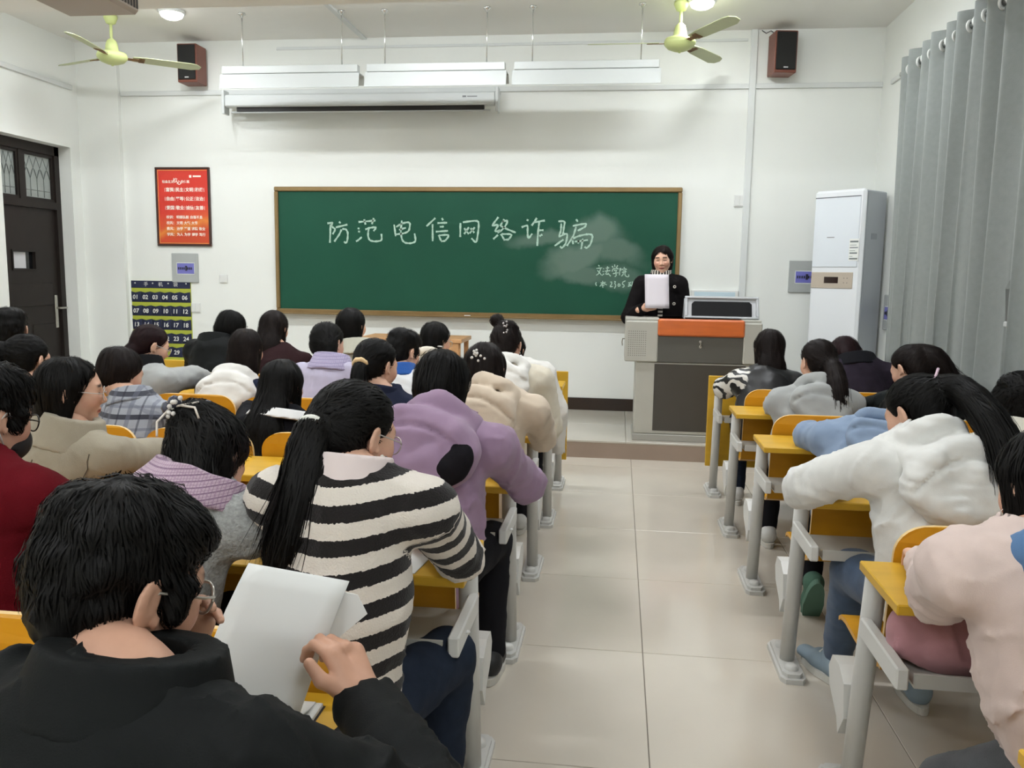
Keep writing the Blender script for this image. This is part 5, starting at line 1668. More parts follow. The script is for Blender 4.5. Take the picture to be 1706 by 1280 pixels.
def mask_face(m):
    def f(root, base, p):
        S = Sdf(); S.u(ell((0, .05, -.055), (.058, .066, .056))); S.sub(ell((0, .04, -.05), (.054, .058, .06)), .002)
        S.cap(plane((0, .02, 0), (0, -1, 0)), .003)
        V, Q = surf(S, (-.08, -.03, -.13), (.08, .13, .02), .005)
        o = link('face_mask', np_mesh('face_mask', put(V * .96, p.M, p.head) - base, Q), m, root)
        mb = MB()
        for s in (-1, 1): mb.tube([p.M @ A3(*q) + p.head - base for q in ((s * .052, .04, -.03), (s * .082, .0, .022), (s * .084, -.016, .0), (s * .08, -.012, -.03), (s * .05, .03, -.075))], .0016, 5)
        mb.build('ear_loop', mat('mask_loop', (232, 232, 230), .7), o)
    return f
def with_hood(m, size=1.0, low=0.0, vv=.011, fold=.005):
    def f(p):
        S = hood_sdf(p, size, low); S.disp(lambda P: fold * noise(P, 16) + fold * .6 * (1 - 2 * np.abs(noise(P * A3(.8, .8, 2), 20, 5))))
        return [('hood', S, m, vv)]
    return f
def with_collar(m, h=.04, r=.072, th=.011, flare=.25, vv=.008, name='collar', back=.012):
    return lambda p: [(name, collar_sdf(p, h, r, th, flare, back), m, vv)]
def both(*fs): return lambda p: [x for f in fs for x in f(p)]
PEARL = mat('pearl', (226, 222, 216), .3); SILV = mat('clip_silver', (214, 212, 210), .25, .7); CREAM_T = mat('tie_cream', (226, 216, 186), .8)
PP = {
'guy':(-1,(-0.594,0.922,1.075),(-0.517,0.787,0.940),(-0.600,0.767,0.530)),
'striped':(0,(-0.570,1.768,1.104),(-0.551,1.668,0.967),(-0.600,1.628,0.530)),
'red':(0,(-1.462,1.768,1.111),(-1.444,1.668,0.922),(-1.420,1.628,0.530)),
'pink':(0,(0.864,1.768,1.052),(0.831,1.668,0.883),(0.970,1.628,0.530)),
'purple':(1,(-0.562,2.669,1.091),(-0.550,2.569,0.863),(-0.600,2.489,0.530)),
'gray':(0,(-0.947,1.828,1.015),(-0.945,1.708,0.905),(-1.090,1.628,0.530)),
'beige':(1,(-1.798,2.559,1.052),(-1.781,2.509,0.827),(-1.880,2.489,0.530)),
'white':(1,(0.923,2.689,1.052),(0.911,2.549,0.877),(0.970,2.489,0.530)),
'beigehood':(2,(-0.558,3.519,1.051),(-0.488,3.409,0.882),(-0.600,3.349,0.530)),
'navy':(2,(-1.031,3.509,1.057),(-0.982,3.409,0.851),(-1.060,3.349,0.530)),
'bw':(2,(-1.440,3.469,0.962),(-1.423,3.389,0.752),(-1.460,3.349,0.530)),
'plaid':(2,(-2.227,3.519,0.989),(-2.090,3.419,0.779),(-2.070,3.349,0.530)),
'dark':(2,(-2.657,3.489,1.040),(-2.614,3.389,0.809),(-2.600,3.349,0.530)),
'bluegr':(2,(1.171,3.589,0.872),(0.997,3.439,0.804),(0.970,3.349,0.530)),
'clip':(2,(1.563,3.489,0.962),(1.555,3.409,0.771),(1.450,3.349,0.530)),
'bun':(3,(-0.585,4.390,1.081),(-0.546,4.280,0.894),(-0.620,4.210,0.530)),
'bluecol':(3,(-1.143,4.390,1.034),(-1.128,4.280,0.844),(-1.080,4.210,0.530)),
'lav':(3,(-1.561,4.380,1.070),(-1.509,4.280,0.880),(-1.560,4.210,0.530)),
'whhood':(3,(-2.021,4.380,1.025),(-2.065,4.280,0.767),(-2.030,4.210,0.530)),
'redhair':(3,(-2.567,4.350,1.034),(-2.554,4.270,0.832),(-2.500,4.210,0.530)),
'far':(3,(-3.412,4.350,1.104),(-3.364,4.270,0.892),(-3.050,4.210,0.530)),
'grayhood':(3,(1.011,4.390,1.039),(0.985,4.280,0.815),(0.950,4.210,0.530)),
'black':(3,(1.465,4.410,1.017),(1.496,4.290,0.832),(1.430,4.210,0.530)),
'ewhite':(4,(-0.670,5.291,0.973),(-0.592,5.171,0.823),(-0.620,5.071,0.530)),
'p730':(4,(-1.148,5.241,1.034),(-1.183,5.141,0.832),(-1.100,5.071,0.530)),
'p590':(4,(-1.692,5.211,1.116),(-1.625,5.131,0.882),(-1.620,5.071,0.530)),
'p460':(4,(-2.221,5.231,1.087),(-2.148,5.141,0.850),(-2.100,5.071,0.530)),
'p375':(4,(-2.541,5.271,1.073),(-2.612,5.151,0.907),(-2.520,5.071,0.530)),
'zebra':(4,(0.916,5.241,1.037),(0.894,5.141,0.810),(0.900,5.071,0.530)),
'p1440':(4,(1.367,5.291,0.990),(1.436,5.171,0.892),(1.400,5.071,0.530)),
}

def base_d(n, seed, label, **kw):
    k, h, s, hip = PP[n]
    d = dict(k=k, head=h, sh=s, hip=hip, seed=seed, label=label)
    far = k >= 2
    d.update(vox=.0135 if k >= 3 else (.0115 if k == 2 else .0095), hairvox=.011 if k >= 3 else .009, nst=450 if k >= 3 else 700, headvox=.006, w=.004)
    d.update(kw); return d
def T_of(d): 
    M = rot_m(d.get('hyaw', 0), d.get('hpitch', 20), d.get('hroll', 0)); c = np.array(d['head'], float)
    return lambda q: M @ (A3(*q) * .95) + c
# ================================================================== row nearest the camera: student with notebook
BLKJ = cloth('black_padded_jacket', (19, 21, 21), rough=.7, bump=.15, var=.1)
d = base_d('guy', 1, 'student in black jacket and glasses lifting notebook pages, closest to the camera', hyaw=-31, hpitch=20, hroll=0, syaw=-12, sw=.175, top=BLKJ, bulk=1.08, sleeve=1.3, fold=.010, vox=.0085,
           elR=(-.185, .90, .80), wrR=(-.338, 1.095, .845), elL=(-.70, .93, .84), wrL=(-.60, 1.03, .90), hands=('rest', 'pinch'), handvox=.0034, headvox=.0042, hairvox=.006, nst=3200, corevox=.008,
           hRR=frame(A3(-.55, .38, .74), A3(.55, -.30, .75)), hRL=frame(A3(.3, -.1, .9), A3(-.6, .7, 0)),
           hair=dict(style='short', rough=.006, thick=.97, hs=.97, fluff=.005, w=.0024), over=with_collar(BLKJ, .034, .082, .018, .3, .006, back=.0), lift=.08,
           acc=[glasses(mat('glasses_steel', (176, 170, 160), .3, .7), .002)], pants=PANTS, build=1.05, tone=(.82, .78, .76))
make_person(d)
# ================================================================== fifth row
STRP = stripe_mat('striped_knit', (24, 20, 20), (222, 214, 204), .5)
d = base_d('striped', 2, 'student in black and white striped sweater with long ponytail and white hair tie', lift=.07, hyaw=-32, hpitch=20, syaw=-4, sw=.175, top=STRP, topcol=stripe_u(.066), bulk=1.06, sleeve=1.18, fold=.006, topname='sweater',
           elR=(-.352, 1.86, .805), wrR=(-.45, 1.99, .80), hem=.43, vox=.0085, headvox=.0045, hairvox=.007, nst=1800, pants=JEANSD, knR=(-.40, 1.98, .50), anR=(-.42, 2.02, .12), knL=(-.66, 2.02, .52))
T = T_of(d)
tie = T((-.012, -.098, .012))
d['hair'] = dict(style='pony', tie=(-.012, -.094, .012), tail=[tie, tie + A3(-.008, -.05, -.03), tie + A3(-.006, -.10, -.12), tie + A3(-.020, -.125, -.21), tie + A3(-.04, -.13, -.285)], rad=[.02, .034, .047, .052, .04], flat=(0, 1, 0), fs=.62, w=.003)
d['acc'] = [hair_tie(tie + A3(-.007, -.03, -.013), (0, -.85, -.5), .027, .0085, mat('tie_white', (230, 230, 222), .8)), glasses(mat('glasses_wire', (196, 192, 186), .3, .7), .0014)]
d['over'] = with_collar(mat('pale_shirt', (222, 208, 206), .8), .032, .070, .013, .2, .006)
make_person(d)
d = base_d('red', 3, 'student in dark red sweater wearing a face mask, cut by the left edge', hyaw=-22, hpitch=14, sw=.18, top=cloth('dark_red_knit', (92, 12, 22)), bulk=1.12, sleeve=1.2, topname='sweater', vox=.011, elR=(-1.20, 1.84, .80),
           hair=dict(style='short', thick=1.05, fluff=.006), nst=1400, acc=[mask_face(mat('mask_black', (34, 32, 34), .8)), glasses(mat('glasses_black', (20, 18, 18), .4), .0018)], over=with_collar(cloth('dark_red_knit', (92, 12, 22)), .03, .068, .01, .1))
make_person(d)
PINK = cloth('pale_pink_fleece', (212, 192, 184), bump=.15)
d = base_d('pink', 4, 'student in pale pink hoodie with blue hood lining at the right edge', hyaw=12, hpitch=28, syaw=6, sw=.18, top=PINK, bulk=1.2, sleeve=1.3, fold=.010, vox=.0085, pants=JEANSG, hem=.36, elL=(.70, 1.83, .80), wrL=(.74, 2.0, .80), wrR=(.98, 2.0, .80), nst=1500,
           kx=.13, knL=(.72, 1.72, .40), anL=(.74, 1.80, .12), leg=1.1, over=with_hood(cloth('denim_blue_lining', (84, 118, 158), bump=.2), .88, .0, .009), hairvox=.008,
           hair=dict(style='long', len=.15, back=.0, wid=.06, side_len=.17))
make_person(d)
# ================================================================== fourth row (and the grey cardigan of the fifth)
PURP = cloth('mauve_shell', (152, 126, 152), rough=.7, bump=.1)
def purple_over(p):
    S = hood_sdf(p, 1.45, -.02); S.disp(lambda P: .008 * noise(P, 11) + .005 * (1 - 2 * np.abs(noise(P, 15, 4))))
    c0, v, nn = p.hood; B = Sdf(); R = np.stack([p.sx, nn, v], 1)
    B.u(ell(c0 + p.sx * .125 - v * .06 + nn * .005, (.052, .04, .085), R @ rot_m(0, 0, 35))); B.disp(lambda P: .004 * noise(P, 30))
    return [('hood', S, PURP, .0095), ('hood_lining', B, cloth('black_lining', (24, 22, 26)), .008)]
d = base_d('purple', 5, 'student in mauve hooded jacket hunched over the aisle-side desk', lift=.26, hyaw=-18, hpitch=38, syaw=-10, sw=.185, top=PURP, bulk=1.2, sleeve=1.35, fold=.011, vox=.010, elR=(-.295, 2.76, .76), wrR=(-.42, 2.88, .80), over=purple_over, pants=PANTS, slouch=.075,
           hair=dict(style='bob', len=.10, back=.0, wid=.07, side_len=.12, fluff=.005), acc=[bar_clip([[(-.03, -.07, .118), (.0, -.085, .108)]], .003, SILV)], knR=(-.42, 2.86, .52), shoe=mat('shoe_black', (28, 28, 30), .5))
make_person(d)
GREY = cloth('grey_fluffy', (150, 152, 150), bump=1.0, bscale=170, var=.25, vscale=120)
COLL = plaid_mat('mauve_check', (188, 166, 180), (150, 120, 146), (120, 92, 118), 85)
d = base_d('gray', 6, 'student in grey fluffy cardigan with mauve checked collar and hair clip', hyaw=-15, hpitch=46, syaw=-6, stilt=-4, sw=.165, lift=.10, top=GREY, bulk=1.04, sleeve=1.12, fold=.006, vox=.0085, topname='cardigan', slouch=.075, nst=1300,
           over=lambda p: [('collar', collar_sdf(p, .032, .094, .014, .55, .0).disp(lambda P: .004 * noise(P, 22)), COLL, .007)])
T = T_of(d)
d['hair'] = dict(style='claw', tie=(-.03, -.085, .055), br=(.05, .04, .05), bk=.03, lumps=[((.02, -.07, .0), (.07, .05, .07)), ((.06, -.03, -.04), (.04, .05, .06))], tails=[([T((.03, -.08, .0)), T((.05, -.06, -.08)), T((.06, -.02, -.14))], [.04, .05, .035])], fluff=.006)
d['acc'] = [bar_clip([[(-.075, -.10, .07), (-.06, -.135, .055), (-.03, -.14, .06), (.0, -.125, .085)], [(-.06, -.135, .055), (-.055, -.15, .0), (-.035, -.145, -.035)], [(-.03, -.14, .06), (.02, -.145, .055), (.035, -.13, .035)]], .0028, mat('clip_cream', (222, 212, 200), .4)),
            clip_beads((-.065, -.125, .065), 3, .006, .017, mat('clip_smoke', (70, 72, 84), .15), seed=3), clip_beads((-.045, -.14, .055), 10, .011, .006, PEARL, seed=4), earring(1, SILV)]
make_person(d)
def back_seams(lines, m):
    def f(root, base, p):
        S = torso_sdf(p, p.d.get('bulk', 1.06), p.d.get('sleeve', 1.1)); F = cloth_folds(p, p.d.get('fold', .0085), p.d['seed']); mb = MB()
        for ln in lines:
            W_ = np.array([p.C + p.dep * .3 + p.sx * a + p.up * b for a, b in ln])
            for _ in range(16): W_ = W_ - np.outer(np.clip(S(W_) + F(W_) - .002, -.05, .05), p.dep)
            mb.tube([q - base for q in W_], .0016, 5)
        mb.build('seam', m, root)
    return f
SEAMS = [[(0, -.02 - .03 * k) for k in range(12)], [(.155 + .004 * k * (k < 3), .01 - .025 * k) for k in range(7)], [(-.155 - .004 * k * (k < 3), .01 - .025 * k) for k in range(7)]]
BEIG = cloth('beige_wool_coat', (162, 154, 136))
d = base_d('beige', 7, 'student in beige coat turned sideways showing her smiling profile', hyaw=-56, hpitch=6, syaw=-14, sw=.185, top=BEIG, bulk=1.16, sleeve=1.2, fold=.004, vox=.0095, topname='coat', headvox=.0042, nst=1500,
           over=both(with_collar(BEIG, .05, .078, .014, .35, .007)), acc=[glasses(mat('glasses_clear', (206, 200, 196), .2), .0014), back_seams(SEAMS, mat('seam_brown', (96, 88, 74), .9))])
d['hair'] = dict(style='long', len=.23, back=.05, wid=.06, tip=.55, drift=-.05, side_len=.15, front=-.002)
make_person(d)
WHT = cloth('white_fleece', (222, 222, 218), bump=.15)
d = base_d('white', 8, 'student in white hoodie with long ponytail and pink hair clip, right block', lift=.2, hyaw=34, hpitch=32, syaw=16, sw=.185, top=WHT, bulk=1.22, sleeve=1.4, fold=.010, vox=.009, topname='hoodie', hem=.36, slouch=.07, elL=(.60, 2.66, .815), wrL=(.74, 2.84, .80), wrR=(1.05, 2.86, .80), nst=1700, hairvox=.008,
           pants=JEANS, shoe=mat('shoe_denim', (142, 160, 172), .8, var=.1), knL=(.80, 2.80, .50), anL=(.83, 3.02, .12), shoeP=((.80, 3.08, .002), None), feet=(22, 0), leg=1.05, over=with_hood(WHT, 1.35, -.0, .009, .007), headvox=.005, fyaw=0)
T = T_of(d); tie = T((.03, -.10, .055))
d['hair'] = dict(style='pony', tie=(.03, -.096, .052), tail=[tie, tie + A3(.04, -.07, -.01), tie + A3(.085, -.20, -.10), tie + A3(.11, -.27, -.22), tie + A3(.13, -.27, -.31)], rad=[.026, .042, .046, .042, .03], w=.003)
d['acc'] = [hair_tie(tie + A3(.008, -.008, -.004), (.8, -.4, -.4), .03, .007, mat('tie_pink', (206, 180, 190), .8)), bar_clip([[(-.045, -.088, .06), (.0, -.112, .075), (.03, -.115, .105)]], .0045, mat('clip_pink', (206, 178, 192), .6))]
make_person(d)
# ================================================================== third row
BEH = cloth('beige_hoodie', (204, 188, 168), bump=.15)
d = base_d('beigehood', 9, 'student in beige hoodie with white flower hair clip beside the aisle', hyaw=-4, hpitch=24, syaw=-6, sw=.18, top=BEH, bulk=1.15, sleeve=1.15, fold=.008, topname='hoodie', elR=(-.315, 3.63, .745), wrR=(-.45, 3.74, .80), over=with_hood(BEH, 1.12, -.0), nst=1000,
           hair=dict(style='long', len=.19, back=.03, wid=.065, tip=.6, drift=.06, side_len=.15), hmat=HAIR_BROWN, acc=[clip_beads((-.005, -.125, .035), 16, .016, .006, PEARL, seed=5)])
make_person(d)
NAV = cloth('navy_cloth', (32, 36, 54))
d = base_d('navy', 10, 'student in navy top with low ponytail and cream scrunchie', hyaw=-30, hpitch=16, sw=.16, top=NAV, bulk=1.08, nst=1000, over=with_collar(NAV, .03, .066, .01, .1))
T = T_of(d); tie = T((.008, -.102, -.005))
d['hair'] = dict(style='pony', tie=(.008, -.098, -.005), tail=[tie, tie + A3(0, -.035, -.035), tie + A3(.0, -.05, -.11), tie + A3(-.005, -.03, -.16)], rad=[.02, .03, .034, .022], front=-.01)
d['acc'] = [hair_tie(tie + A3(0, -.018, -.006), (0, -.8, -.5), .026, .011, mat('scrunchie_cream', (226, 196, 150), .8), 'scrunchie', .08)]
make_person(d)
BLKC = cloth('black_cardigan', (20, 20, 24))
WCOL = mat('white_collar', (226, 226, 224), .8)
d = base_d('bw', 11, 'student with very long black hair over a white sailor collar', hyaw=-8, hpitch=14, sw=.165, top=BLKC, bulk=1.1, nst=1400, hair=dict(style='long', len=.40, back=.20, wid=.085, tip=.85, side_len=.3),
           over=lambda p: [('collar', collar_sdf(p, .018, .114, .011, .8, .0), WCOL, .008)], acc=[earring(1, SILV)])
make_person(d)
PLD = plaid_mat('grey_plaid', (150, 154, 162), (92, 96, 110), (26, 28, 44), 11.0)
d = base_d('plaid', 12, 'short-haired student in grey and navy plaid coat', lift=.2, hyaw=-24, hpitch=26, syaw=-14, sw=.165, top=PLD, bulk=1.1, nst=900, topname='coat', hair=dict(style='bob', len=.07, back=-.02, wid=.06, side_len=.04, front=-.006), hmat=HAIR_BROWN, over=with_collar(PLD, .035, .075, .013, .4))
make_person(d)
d = base_d('dark', 13, 'student with dark gathered hair and white clip behind the beige coat', hyaw=-8, hpitch=12, sw=.165, top=BLKC, nst=1000, acc=[bar_clip([[(.0, -.118, -.035), (.03, -.11, -.045)]], .005, PEARL)])
T = T_of(d); tie = T((-.045, -.09, .03))
d['hair'] = dict(style='pony', tie=(-.04, -.085, .035), tail=[tie, tie + A3(-.03, -.03, -.01), tie + A3(-.045, -.04, -.08), tie + A3(-.04, -.03, -.16)], rad=[.03, .05, .052, .03])
make_person(d)
BLGR = cloth('dusty_blue_fleece', (124, 142, 166), bump=.15)
d = base_d('bluegr', 14, 'student in dusty blue sweatshirt bent low over the right block desk', hyaw=-20, hpitch=55, syaw=-12, sw=.175, top=BLGR, bulk=1.18, sleeve=1.3, fold=.007, slouch=.07, elL=(.82, 3.62, .80), topname='sweatshirt', hair=dict(style='bob', len=.12, back=0, wid=.065), over=with_hood(BLGR, .9, .0), shoe=mat('shoe_green', (74, 110, 92), .8), sole=mat('sole_green', (88, 122, 104), .8),
           shoeP=((.875, 3.60, .06), None), fpitch=(62, 0), anL=(.875, 3.68, .16))
make_person(d)
CRM = cloth('cream_jacket', (206, 202, 188))
d = base_d('clip', 15, 'student in cream jacket with pearl hair clip at the right edge', hyaw=14, hpitch=22, sw=.17, top=CRM, bulk=1.15, nst=1100, over=with_collar(CRM, .05, .082, .02, .5), acc=[clip_beads((.0, -.125, .05), 8, .012, .007, mat('clip_rose', (226, 196, 184), .3), seed=7), clip_beads((.0, -.125, -.02), 2, .006, .004, PEARL, seed=8)])
d['hair'] = dict(style='claw', tie=(.0, -.08, .05), br=(.06, .05, .06), bk=.04, lumps=[((.0, -.05, .1), (.07, .06, .04))], fluff=.007)
make_person(d)
# ================================================================== second row
CRH = cloth('cream_hoodie', (212, 204, 186), bump=.15)
BUNC = mat('clip_crystal', (196, 190, 188), .2, .5)
d = base_d('bun', 16, 'student in cream hoodie with high hair bun and crystal clip', hyaw=-6, hpitch=26, sw=.17, top=CRH, bulk=1.2, sleeve=1.35, over=with_hood(cloth('white_hood', (228, 226, 220)), 1.0), elR=(-.34, 4.36, .66), wrR=(-.40, 4.50, .78), topname='hoodie',
           hair=dict(style='bun', tie=(-.055, -.06, .128), br=(.036, .036, .034), lumps=[((.02, -.07, .09), (.05, .04, .03))]), hmat=HAIR_BROWN, acc=[clip_beads((.02, -.12, .055), 12, .014, .006, BUNC, seed=9), earring(1, SILV)])
make_person(d)
d = base_d('bluecol', 17, 'student in white shirt with bright blue collar', hyaw=-32, hpitch=18, sw=.155, top=cloth('white_shirt', (222, 224, 226)), topname='shirt', over=with_collar(cloth('blue_collar', (34, 84, 158)), .035, .07, .012, .3),
           hair=dict(style='short', thick=1.0, rough=.004))
make_person(d)
LAV = cloth('lavender_coat', (186, 180, 202))
d = base_d('lav', 18, 'student in lavender coat with dark hair swept to the right', hyaw=-18, hpitch=16, sw=.17, top=LAV, bulk=1.12, topname='coat', over=with_collar(plaid_mat('lavender_check', (180, 172, 198), (150, 140, 176), (140, 130, 166), 60), .045, .078, .014, .4))
T = T_of(d); t0 = T((.06, -.07, -.03))
d['hair'] = dict(style='bun', tie=(.055, -.06, -.02), br=(.04, .05, .05), bk=.03, tails=[([t0, t0 + A3(.015, -.01, -.06), t0 + A3(.04, -.02, -.13)], [.04, .035, .018])])
make_person(d)
d = base_d('whhood', 19, 'student with white hood over navy jacket and straight dark hair', hyaw=-4, hpitch=14, sw=.165, top=NAV, bulk=1.12, nst=700, over=with_hood(cloth('white_hood', (228, 226, 220)), 1.3, -.01, .012), hair=dict(style='long', len=.16, back=.02, wid=.078, side_len=.15), hmat=HAIR_BROWN)
make_person(d)
GRH2 = cloth('light_grey_hoodie', (160, 162, 160))
def back_letters(s, size, du, dv, m):
    def f(root, base, p):
        me = text_mesh(s, size, .001, .004); bm = bmesh.new(); bm.from_mesh(me); bmesh.ops.triangulate(bm, faces=bm.faces); bmesh.ops.subdivide_edges(bm, edges=bm.edges, cuts=1, use_grid_fill=True); bm.to_mesh(me); bm.free()
        S = torso_sdf(p, p.d.get('bulk', 1.06), p.d.get('sleeve', 1.1)); V = np.array([v.co[:] for v in me.vertices])
        o = p.C + p.dep * .3
        W_ = o + np.outer(V[:, 0] + du, p.sx) + np.outer(V[:, 1] + dv, p.up)
        for _ in range(14): W_ = W_ - np.outer(np.clip(S(W_) - .008, -.05, .05), p.dep)
        for v, q in zip(me.vertices, W_): v.co = tuple(q - base)
        link('lettering', me, m, root)
    return f
d = base_d('redhair', 20, 'wine-haired student with glasses in grey hoodie with black letters', hyaw=-42, hpitch=22, syaw=-30, sw=.17, top=GRH2, bulk=1.15, sleeve=1.3, topname='hoodie', elR=(-2.36, 4.42, .86), wrR=(-2.27, 4.53, .80), hmat=HAIR_WINE, over=with_collar(cloth('black_collar', (22, 22, 24)), .05, .075, .016, .3),
           hair=dict(style='pony', tie=(0, -.08, .0), tail=[(-2.62, 4.29, 1.02), (-2.66, 4.25, .96), (-2.67, 4.22, .88)], rad=[.05, .05, .03]), acc=[glasses(mat('glasses_wire', (196, 192, 186), .3, .7), .002), back_letters('D', .14, -.085, -.13, mat('print_black', (34, 34, 36), .8)), back_letters('E', .14, .02, -.13, mat('print_black', (34, 34, 36), .8))])
make_person(d)
d = base_d('far', 21, 'dark-haired student half hidden in front of the brown door', hyaw=30, hpitch=8, sw=.165, top=BLKC, hair=dict(style='short', thick=1.02), acc=[mask_face(mat('mask_white', (226, 226, 228), .8))])
make_person(d)
GRH = cloth('heather_grey_hoodie', (158, 160, 158), bump=.2)
d = base_d('grayhood', 22, 'student in heather grey hoodie with brown ponytail, right block', hyaw=16, hpitch=16, sw=.175, top=GRH, bulk=1.18, sleeve=1.3, topname='hoodie', over=with_hood(GRH, 1.15, -.0, .012), hmat=HAIR_BROWN, nst=800, elL=(.84, 4.47, .80))
T = T_of(d); tie = T((.012, -.10, -.02))
d['hair'] = dict(style='pony', tie=(.01, -.096, -.02), tail=[tie, tie + A3(.01, -.05, -.03), tie + A3(.014, -.12, -.11), tie + A3(.016, -.15, -.20), tie + A3(.016, -.15, -.24)], rad=[.03, .042, .046, .04, .025])
make_person(d)
BLK2 = cloth('black_green_jacket', (24, 28, 28), rough=.7)
d = base_d('black', 23, 'student in black jacket with brown hair falling to the right, right block', hyaw=32, hpitch=32, syaw=10, sw=.18, top=BLK2, bulk=1.15, over=with_collar(BLK2, .04, .08, .016, .4), hmat=HAIR_BROWN, nst=800)
T = T_of(d); t0 = T((.03, -.09, .05))
d['hair'] = dict(style='pony', tie=(.03, -.085, .06), front=-.01, tail=[t0, t0 + A3(.05, -.02, -.03), t0 + A3(.11, -.03, -.10), t0 + A3(.19, -.02, -.17)], rad=[.04, .055, .045, .015])
make_person(d)
# ================================================================== front row
d = base_d('ewhite', 24, 'student in white jacket mostly hidden behind the hair bun', hyaw=-10, hpitch=35, sw=.165, top=cloth('white_puffer', (224, 222, 216)), bulk=1.15, sleeve=1.35, elR=(-.365, 5.2, .62), wrR=(-.355, 5.27, .34), hair=dict(style='bob', len=.1), hands=('rest', None))
make_person(d)
d = base_d('p730', 25, 'student in ivory hoodie with dark bob and glasses in the front row', hyaw=-34, hpitch=16, syaw=-10, sw=.165, top=cloth('ivory_hoodie', (222, 214, 198)), bulk=1.15, topname='hoodie', hair=dict(style='bob', len=.10, back=.0, wid=.07, side_len=.03, front=-.004), over=both(with_hood(cloth('ivory_hoodie', (222, 214, 198)), .95, .02, .012)), acc=[glasses(mat('glasses_wire', (196, 192, 186), .3, .7), .002)])
make_person(d)
OLV = cloth('pale_sage_coat', (184, 182, 166))
d = base_d('p590', 26, 'student in pale sage coat with straight black hair, head highest in front row', hyaw=-16, hpitch=6, sw=.165, top=OLV, topname='coat', hair=dict(style='long', len=.15, back=.0, wid=.07, side_len=.16, tip=.8), over=with_collar(OLV, .05, .085, .014, .45))
make_person(d)
d = base_d('p460', 27, 'student in maroon top with long dark brown hair in the front row', hyaw=-6, hpitch=16, sw=.165, top=cloth('maroon_cloth', (46, 28, 30)), bulk=1.15, hair=dict(style='long', len=.27, back=.10, wid=.08, side_len=.2), hmat=HAIR_BROWN)
make_person(d)
d = base_d('p375', 28, 'student in black puffy jacket leaning right in the front row', hyaw=-30, hpitch=38, hroll=8, syaw=-12, sw=.175, top=BLKJ, bulk=1.25, sleeve=1.3, slouch=.09, hair=dict(style='bob', len=.10, back=.0, wid=.07, fluff=.006), over=with_collar(BLKJ, .04, .085, .018, .3))
make_person(d)
d = base_d('zebra', 29, 'student in black leather jacket with zebra sleeves and long straight hair', hyaw=2, hpitch=14, sw=.17, top=zebra_mat(), topcol=arm_mask((0,)), bulk=1.12, sleeve=1.3, elL=(.665, 5.26, .78), nst=800, hair=dict(style='long', len=.26, back=.09, wid=.07, side_len=.2, tip=.75), hmat=HAIR_BROWN, pants=JEANSD)
make_person(d)
d = base_d('p1440', 30, 'student in dark navy jacket slumped forward with wine hair over the back', hyaw=10, hpitch=55, syaw=-10, sw=.18, top=cloth('navy_wine_jacket', (40, 34, 44), var=.3, vscale=12), bulk=1.2, slouch=.09, hair=dict(style='bob', len=.10, back=0.0, wid=.08, drift=.03), hmat=HAIR_WINE, over=with_collar(BLKC, .04, .085, .018, .4))
make_person(d)

# ================================================================== the speaker at the podium
TEAK = cloth('black_wool_coat', (20, 17, 18))
KNIT = stripe_mat('striped_polo_knit', (30, 24, 24), (214, 206, 194), .5)
FZ = PLZ
d = dict(k=None, floor=FZ, seed=40, label='standing person in black coat reading from a white sheet behind the podium', head=(.352, 7.20, 1.60), hyaw=172, hpitch=10, hroll=3, sh=(.345, 7.23, 1.365), syaw=180, hip=(.345, 7.26, .98), sw=.165,
         elL=(.575, 7.24, 1.10), wrL=(.56, 7.08, .98), elR=(.085, 7.18, 1.115), wrR=(.205, 7.015, 1.195), hands=('rest', 'grip'), hRR=frame(A3(.92, .1, .3), A3(-.1, -1, .1)), knL=(.43, 7.25, .60), knR=(.26, 7.25, .60), anL=(.44, 7.26, .25), anR=(.25, 7.26, .25),
         hem=.66, bulk=1.1, sleeve=1.3, fold=.005, slouch=0.0, vox=.0105, headvox=.0036, handvox=.004, hairvox=.006, nst=1200, top=TEAK, topname='coat', feet=(180, 180),
         shoe=mat('shoe_black', (28, 28, 30), .5), sole=mat('sole_black', (24, 24, 24), .6), shoeP=((.44, 7.2, FZ + .002), (.25, 7.2, FZ + .002)))
T = T_of(d); t0 = T((0, -.085, .0))
d['hair'] = dict(style='bob', len=.14, back=.01, wid=.06, side_len=.13, front=.010, w=.0022, fluff=.005)
d['hmat'] = HAIR_BROWN
def t_over(p):
    C1 = collar_sdf(p, .045, .068, .012, .15, .0)
    B = Sdf(); B.u(rc(p.N + A3(0, -.105, -.06), p.N + A3(0, -.12, -.42), .022, .02, (0, 1, 0), .5))
    return [('knit_collar', C1, None, .006), ('knit_front', B, None, .006)]
def t_knit(root, base, p):
    for nm, S, _, vv in t_over(p):
        V, Q = surf(S, p.N - A3(.2, .25, .5), p.N + .2, vv)
        c = np.zeros((len(V), 3))
        q = V - p.N
        c[:, 0] = (np.arctan2(q[:, 0], -q[:, 1]) / .30 + 20) if nm == 'knit_collar' else (q[:, 2] / .032 + 20)
        link(nm, np_mesh(nm, V - base, Q, col=c), KNIT, root)
    for z in (.0, -.14):
        mb = MB().lathe([(.006, 0), (.013, 0), (.013, .004), (.006, .004), (.006, 0)], n=12)
        mb.build('button', mat('button_horn', (206, 198, 186), .4), root, tuple(p.C + A3(.11, -.135, -.02 + z) - base), (math.pi / 2, 0, 0))
d['acc'] = [t_knit]
make_person(d)

